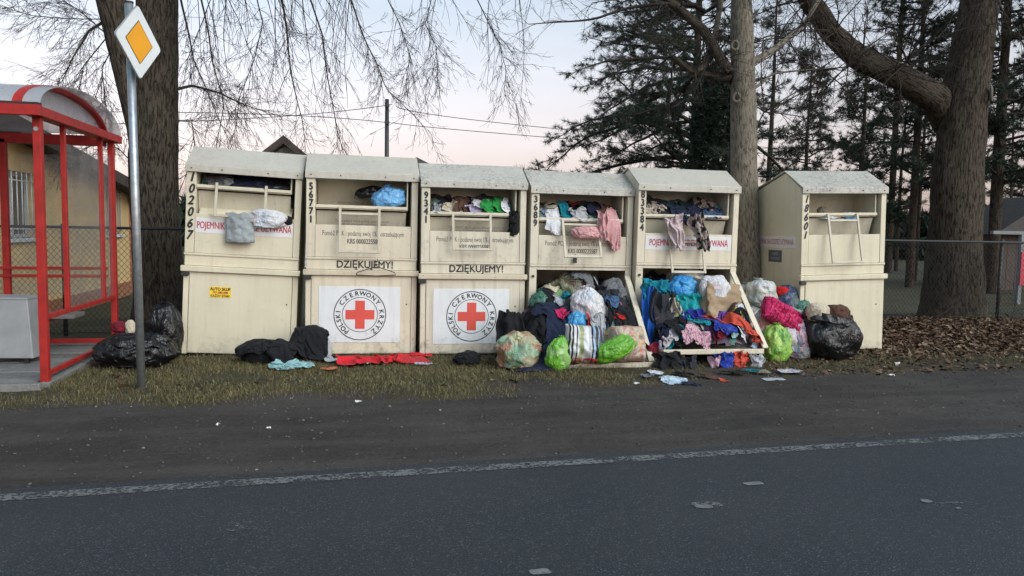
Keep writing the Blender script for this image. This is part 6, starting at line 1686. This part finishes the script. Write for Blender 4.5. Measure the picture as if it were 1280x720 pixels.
# ---- black sacks left of the first container
bag('refuse_sack', 'upright knotted black refuse sack touching the leftmost container', 'bag', 205, 409, 8.02, 44, 72, pm['black'], 0.85, 0.10, ground=True, wr=1.1, nu=110, nv=80)
bag('refuse_sack', 'wide slumped black refuse sack on the grass beside the sign pole', 'bag', 170, 440, 7.55, 92, 46, pm['black'], 0.7, 0.0, ground=True, wr=1.3, nu=120, nv=80)
bag('cloth_bundle', 'small dark red bundle on the slumped black sack', 'clothing', 151, 409, 7.75, 24, 14, fm['dred'], 0.8, 0, wr=1.6)
bag('cloth_bundle', 'small beige bundle on the slumped black sack', 'clothing', 163, 409, 7.70, 12, 18, fm['cream'], 0.8, 0, wr=1.6)
# ---- clothes on the grass before the first three containers
FL = FLAT(-2.4, 2.2, 6.3, 8.05)
gL = 'clothes dropped on the grass before the first three containers'
def cl(label, px, py, w, l, mat, **k): return cg('garment', label, 'clothing', px, py, w, l, mat, pile=FL, group=gL, **k)
def bl(label, px, py, Y, w, h, mat, **k): return bag('garment', label, 'clothing', px, py, Y, w, h, mat, k.pop('depth', 0.6), 0, ground=True, group=gL, pile=FL, **k)
bl('bunched black jacket on the grass before the leftmost container', 335, 445, 7.62, 66, 28, fm['black'], wr=1.0)
bl('upright black garment leaning on the gap between the first two containers', 388, 432, 7.74, 38, 42, fm['black'], wr=0.8)
cloth('garment', 'black coat folds lying over the bunched jacket', 'clothing', 333, 440, 7.58, 0.85, 0.55, fm['black'], FL, 0.62, thick=0.012, group=gL)
cloth('garment', 'black hooded top draped over the upright garment', 'clothing', 388, 425, 7.68, 0.6, 0.6, fm['black'], FL, 0.6, thick=0.012, group=gL)
bl('grey mesh bundle against the red cross placard', 408, 428, 7.70, 12, 30, fm['lgrey'], wr=1.8)
cl('mint green cloth on the grass before the black jackets', 364, 463, 0.62, 0.50, fm['mint'], squash=0.55, rot=0.2)
cl('small orange cloth on the grass', 411, 466, 0.20, 0.12, fm['orange'], n=18)
cl('white crumpled cloth beside the grey bundle', 420, 455, 0.28, 0.22, fm['lgrey'], n=22)
cl('small white cloth next to the red cloth', 432, 452, 0.22, 0.14, fm['white'], n=18)
cl('white folded cloth before the red cloth', 452, 459, 0.20, 0.12, fm['white'], n=18, squash=0.75)
cl('bright red cloth stretched along the foot of the second container', 478, 455, 1.10, 0.52, FB('scarlet fleece', (0.60, 0.02, 0.03)), squash=0.72, rot=0.08, n=36)
cl('bright red end of cloth at the corner of the third container', 528, 449, 0.36, 0.2, FB('scarlet fleece end', (0.60, 0.02, 0.03)), squash=0.75, rot=-0.1, n=26)
cl('small lavender cloth on the grass', 533, 461, 0.20, 0.10, fm['lav'], n=16)
bl('black shaggy bundle with wire on the ground before the third container', 584, 457, 7.32, 34, 18, fm['black'], wr=2.2, depth=0.8)
# ------------------------------------------------------------------ things in the feed openings
def hatch(num, flat=False):
    B = BINS[num]; yf, zl = B['Y'] + 0.0, B['zl']
    xa, xb = B['xl'] + 0.03, B['xr'] - 0.07
    lean = B['root'].rotation_euler[1]; dxl = math.tan(lean) * zl
    xa += dxl; xb += dxl
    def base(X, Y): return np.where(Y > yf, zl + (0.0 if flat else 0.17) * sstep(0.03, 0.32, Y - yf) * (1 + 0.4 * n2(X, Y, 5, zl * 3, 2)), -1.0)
    def lim(P):
        ins = P[..., 1] > yf - 0.01
        P[..., 0] = np.where(ins, np.clip(P[..., 0], xa, xb), P[..., 0])
        P[..., 1] = np.minimum(P[..., 1], yf + 0.42 - np.clip(P[..., 2] - zl, 0, 1) * 0.35)
        P[..., 1] = np.where((P[..., 2] < zl - 0.03), np.minimum(P[..., 1], yf - 0.03), P[..., 1])
        P[..., 2] = np.where(ins, np.minimum(P[..., 2], B['ez'] - 0.03), P[..., 2])
        return P
    if not flat:
        V, Fq = grid(xa, xb, yf + 0.012, yf + 0.36, 50, 24, lambda X, Y: base(X, Y) + 0.004)
        o_ = V.mean(0); o_[2] = zl
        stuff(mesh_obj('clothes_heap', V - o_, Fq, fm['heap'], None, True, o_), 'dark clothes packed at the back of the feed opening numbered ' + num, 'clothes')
    return Pile(xa - 0.3, xb + 0.3, yf - 0.6, yf + 0.6, base, yf, lim, 0.015), B
gH = 'clothes stuffed into the feed openings'
def hc(PB, label, px, py, yo, w, l, mat, **k):
    P_, B = PB; p = atY(px, py, B['Y'] + yo); p[2] = max(p[2], B['zl'] + 0.02)
    return cloth('garment', label, 'clothing', 0, 0, 0, w, l, mat, P_, pos=p, group=gH, drop=0.02, steps=55, n=k.pop('n', 24), **k)
h1 = hatch('102067')
hc(h1, 'dark navy garment in the feed opening of the leftmost container', 310, 224, 0.20, 0.75, 0.4, fm['navy'], squash=0.6)
hc(h1, 'black garment at the right in the feed opening of the leftmost container', 345, 226, 0.22, 0.5, 0.4, fm['black'])
hc(h1, 'grey shirt spilling from the feed opening of the leftmost container', 268, 226, 0.15, 0.45, 0.40, fm['grey'], squash=0.6)
def flatwear(name, label, cat, px, py, Y, w, h, mat, amp=0.012, seed=0, thick=0.008, bulge=0.03):
    c = atY(px, py, Y); n, m = 26, 26
    A, B = np.meshgrid(np.linspace(-1, 1, n), np.linspace(-1, 1, m), indexing='ij'); q = np.stack([B * 1.4 + seed, A * 1.4, A * 0 + seed], -1)
    V = np.stack([B * w / 2 * (1 + 0.06 * perlin(q)) + 0.012 * perlin(q * 2), -bulge * (1 - B ** 2) + amp * fbm(q * 1.6, 3), A * h / 2 + 0.015 * perlin(q * 1.7 + 4)], -1).reshape(-1, 3)
    idx = np.arange(n * m).reshape(n, m); Fc = np.stack([idx[:-1, :-1].ravel(), idx[:-1, 1:].ravel(), idx[1:, 1:].ravel(), idx[1:, :-1].ravel()], 1)
    o = mesh_obj(name, V, Fc, mat, None, True, c, np.stack([(B.ravel() + 1) / 2, (A.ravel() + 1) / 2], 1))
    s = o.modifiers.new('t', 'SOLIDIFY'); s.thickness = thick
    return tag(o, label, cat)
flatwear('garment', 'folded pale grey jeans hanging over the sign of the leftmost container', 'clothing', 300, 285, 8.03, 0.27, 0.30, FB('pale grey denim', (0.33, 0.36, 0.37), bstr=0.12), 0.012, 2.0, 0.03, 0.04)
bag('plastic_bag', 'white crumpled bag on the sign ledge of the leftmost container', 'bag', 333, 274, 8.06, 48, 24, pm['white'], 0.4, 0, wr=2.0)
bag('garment', 'small black bundle at the right of the sign of the leftmost container', 'clothing', 359, 276, 8.10, 14, 12, fm['black'], 0.6, 0, wr=1.5)
bag('plastic_bag', 'shiny blue bag in the feed opening of the container numbered 56771', 'bag', 486, 248, 8.10, 40, 26, pm['sky'], 0.7, 0.3, wr=1.6, lean=-0.2)
bag('plastic_bag', 'black bag behind the shiny blue bag', 'bag', 462, 240, 8.22, 34, 14, pm['black'], 0.6, 0, wr=1.6, lean=-0.2)
# wire coat hanger on the ledge of the second container
c = atY(470, 338, 7.93)
hg = thing('coat_hanger', 'dark wire coat hanger hooked on the ledge of the container numbered 56771', 'hanger', c)
tube('hanger_wire', [(-0.20, -0.02, -0.045), (-0.19, -0.02, -0.02), (-0.02, -0.02, 0.035), (0, -0.02, 0.05), (0.02, -0.02, 0.035), (0.19, -0.02, -0.02), (0.20, -0.02, -0.045), (0.0, -0.02, -0.055), (-0.20, -0.02, -0.045)], 0.0045, M['wire'], hg, 6)
tube('hook', [(0, -0.02, 0.05), (0.0, -0.02, 0.085), (0.018, -0.02, 0.10), (0.012, -0.02, 0.12)], 0.004, M['wire'], hg, 6)
h3 = hatch('9341')
hc(h3, 'dark garment at the back of the feed opening of the container numbered 9341', 590, 245, 0.28, 0.9, 0.35, fm['dark'], squash=0.7)
for (px, lab, mt, w) in ((548, 'pale grey garment at the left in the feed opening numbered 9341', 'lgrey', 0.42), (566, 'white and beige garment second from left in the feed opening numbered 9341', 'cream', 0.34), (578, 'brown garment in the feed opening numbered 9341', 'brown', 0.34),
                         (592, 'lavender garment in the middle of the feed opening numbered 9341', 'lav', 0.34), (600, 'white garment beside the green one in the feed opening numbered 9341', 'white', 0.30), (610, 'green garment in the feed opening numbered 9341', 'green', 0.32), (625, 'second green garment nearer the right in the feed opening numbered 9341', 'green', 0.32), (636, 'white garment at the right end of the feed opening numbered 9341', 'white', 0.26)):
    hc(h3, lab, px, 248, 0.10, w, 0.36, fm[mt], squash=0.42, n=20)
flatwear('pouch', 'black pouch hanging at the right of the opening numbered 9341', 'bag', 642, 279, 7.89, 0.10, 0.24, fm['black'], 0.015, 3, 0.04, 0.03)
h4_ = hatch('3689')
hc(h4_, 'black garment at the back of the feed opening numbered 3689', 715, 262, 0.26, 0.8, 0.35, fm['black'], squash=0.65)
for (px, lab, mt, w, yo) in ((679, 'blue and yellow garment at the left in the feed opening numbered 3689', 'blueprint', 0.28, 0.12), (690, 'white garment low at the left in the feed opening numbered 3689', 'white', 0.30, 0.05), (692, 'cream garment high in the feed opening numbered 3689', 'cream', 0.34, 0.2), (706, 'dark green garment in the feed opening numbered 3689', 'teal', 0.26, 0.12),
                             (716, 'red garment at the back of the feed opening numbered 3689', 'red', 0.18, 0.25), (722, 'white shirt in the middle of the feed opening numbered 3689', 'lgrey', 0.40, 0.08), (745, 'navy garment in the feed opening numbered 3689', 'navy', 0.48, 0.15), (772, 'plum garment at the right in the feed opening numbered 3689', 'brown', 0.40, 0.12)):
    hc(h4_, lab, px, 265, yo, w, 0.36, fm[mt], squash=0.45, n=22)
hc(h4_, 'dusty pink garment spilling at the right of the feed opening numbered 3689', 770, 262, 0.03, 0.42, 0.45, fm['pink'], squash=0.45)
hung('dusty pink sleeve hanging below the feed opening numbered 3689', 753, 283, 7.80, 0.11, 0.32, fm['pink'], 3, 31.0, 0.02, 0.006, 0.05, gH)
bag('garment', 'dusty pink bundle caught on the handle of the container numbered 3689', 'clothing', 731, 291, 7.76, 36, 16, fm['pink'], 0.5, 0, wr=2.2, group=gH)
h5_ = hatch('83384')
hc(h5_, 'cream and black printed garment at the left in the feed opening numbered 83384', 820, 262, 0.12, 0.42, 0.4, fm['bwprint'], squash=0.45)
hc(h5_, 'dark blue green garment in the feed opening numbered 83384', 848, 258, 0.18, 0.50, 0.4, FB('dark petrol', (0.02, 0.05, 0.06)), squash=0.45)
hc(h5_, 'faded jeans in the feed opening numbered 83384', 892, 264, 0.10, 0.42, 0.4, fm['denim'], squash=0.45)
hc(h5_, 'grey printed garment at the back right of the feed opening numbered 83384', 880, 258, 0.22, 0.45, 0.35, fm['leopard'], squash=0.5)
hc(h5_, 'navy garment in the middle of the feed opening numbered 83384', 858, 262, 0.06, 0.55, 0.35, fm['navy'], squash=0.5)
hung('pale pink cloth hanging from the feed opening numbered 83384', 845, 290, 7.66, 0.17, 0.36, FB('pale pink cotton', (0.58, 0.46, 0.46)), 4, 41.0, 0.025, 0.006, 0.12, gH, 0.25).rotation_euler = (0, R_(-16), 0)
hung('mottled scarf hanging over the handle of the container numbered 83384', 874, 290, 7.62, 0.14, 0.40, fm['leopard'], 4, 42.0, 0.03, 0.006, 0.12, gH, 0.2).rotation_euler = (0, R_(-14), 0)
bag('plastic_bag', 'blue film bag in the feed opening of the rightmost container', 'bag', 1060, 271, 7.84, 26, 12, pm['sky'], 0.7, 0, wr=1.6)
bag('plastic_bag', 'white bag in the feed opening of the rightmost container', 'bag', 1030, 271, 7.84, 36, 9, pm['white'], 0.7, 0, wr=1.6)
bag('garment', 'small brown bundle with blue strap in the feed opening of the rightmost container', 'clothing', 1028, 263, 7.95, 14, 10, fm['khaki'], 0.7, 0, wr=1.6)

# ------------------------------------------------------------------ small litter
def scrap(label, px, py, s, mat, thick=0.02):
    p = atZ(px, py); r = random.Random(px); n = 9
    V = [(s * (0.6 + 0.5 * r.random()) * math.cos(2 * PI * i / n), s * (0.4 + 0.4 * r.random()) * math.sin(2 * PI * i / n), thick * r.random()) for i in range(n)] + [(0, 0, thick)]
    o = mesh_obj('litter_scrap', V, [(i, (i + 1) % n, n) for i in range(n)], mat, None, False, (p[0], p[1], max(gz(p[0], p[1]), 0.006) + 0.004))
    m = o.modifiers.new('t', 'SOLIDIFY'); m.thickness = 0.002
    return tag(o, label, 'litter', 'scraps of litter on the ground')
for (px, py, s, lab) in ((336, 539, 0.022, 'tiny white scrap on the dirt below the leftmost container'), (272, 534, 0.016, 'tiny pale scrap on the dirt near the sign pole'), (796, 482, 0.030, 'small round white scrap on the dirt before the orange printed bag'),
                         (1114, 471, 0.040, 'pale scrap on the ground right of the black sack'), (1122, 457, 0.035, 'beige scrap by the dead leaves'), (1205, 406, 0.10, 'white rag lying at the foot of the massive right trunk'), (448, 505, 0.03, 'flat grey scrap at the verge edge')):
    scrap(lab, px, py, s, M['foil'])
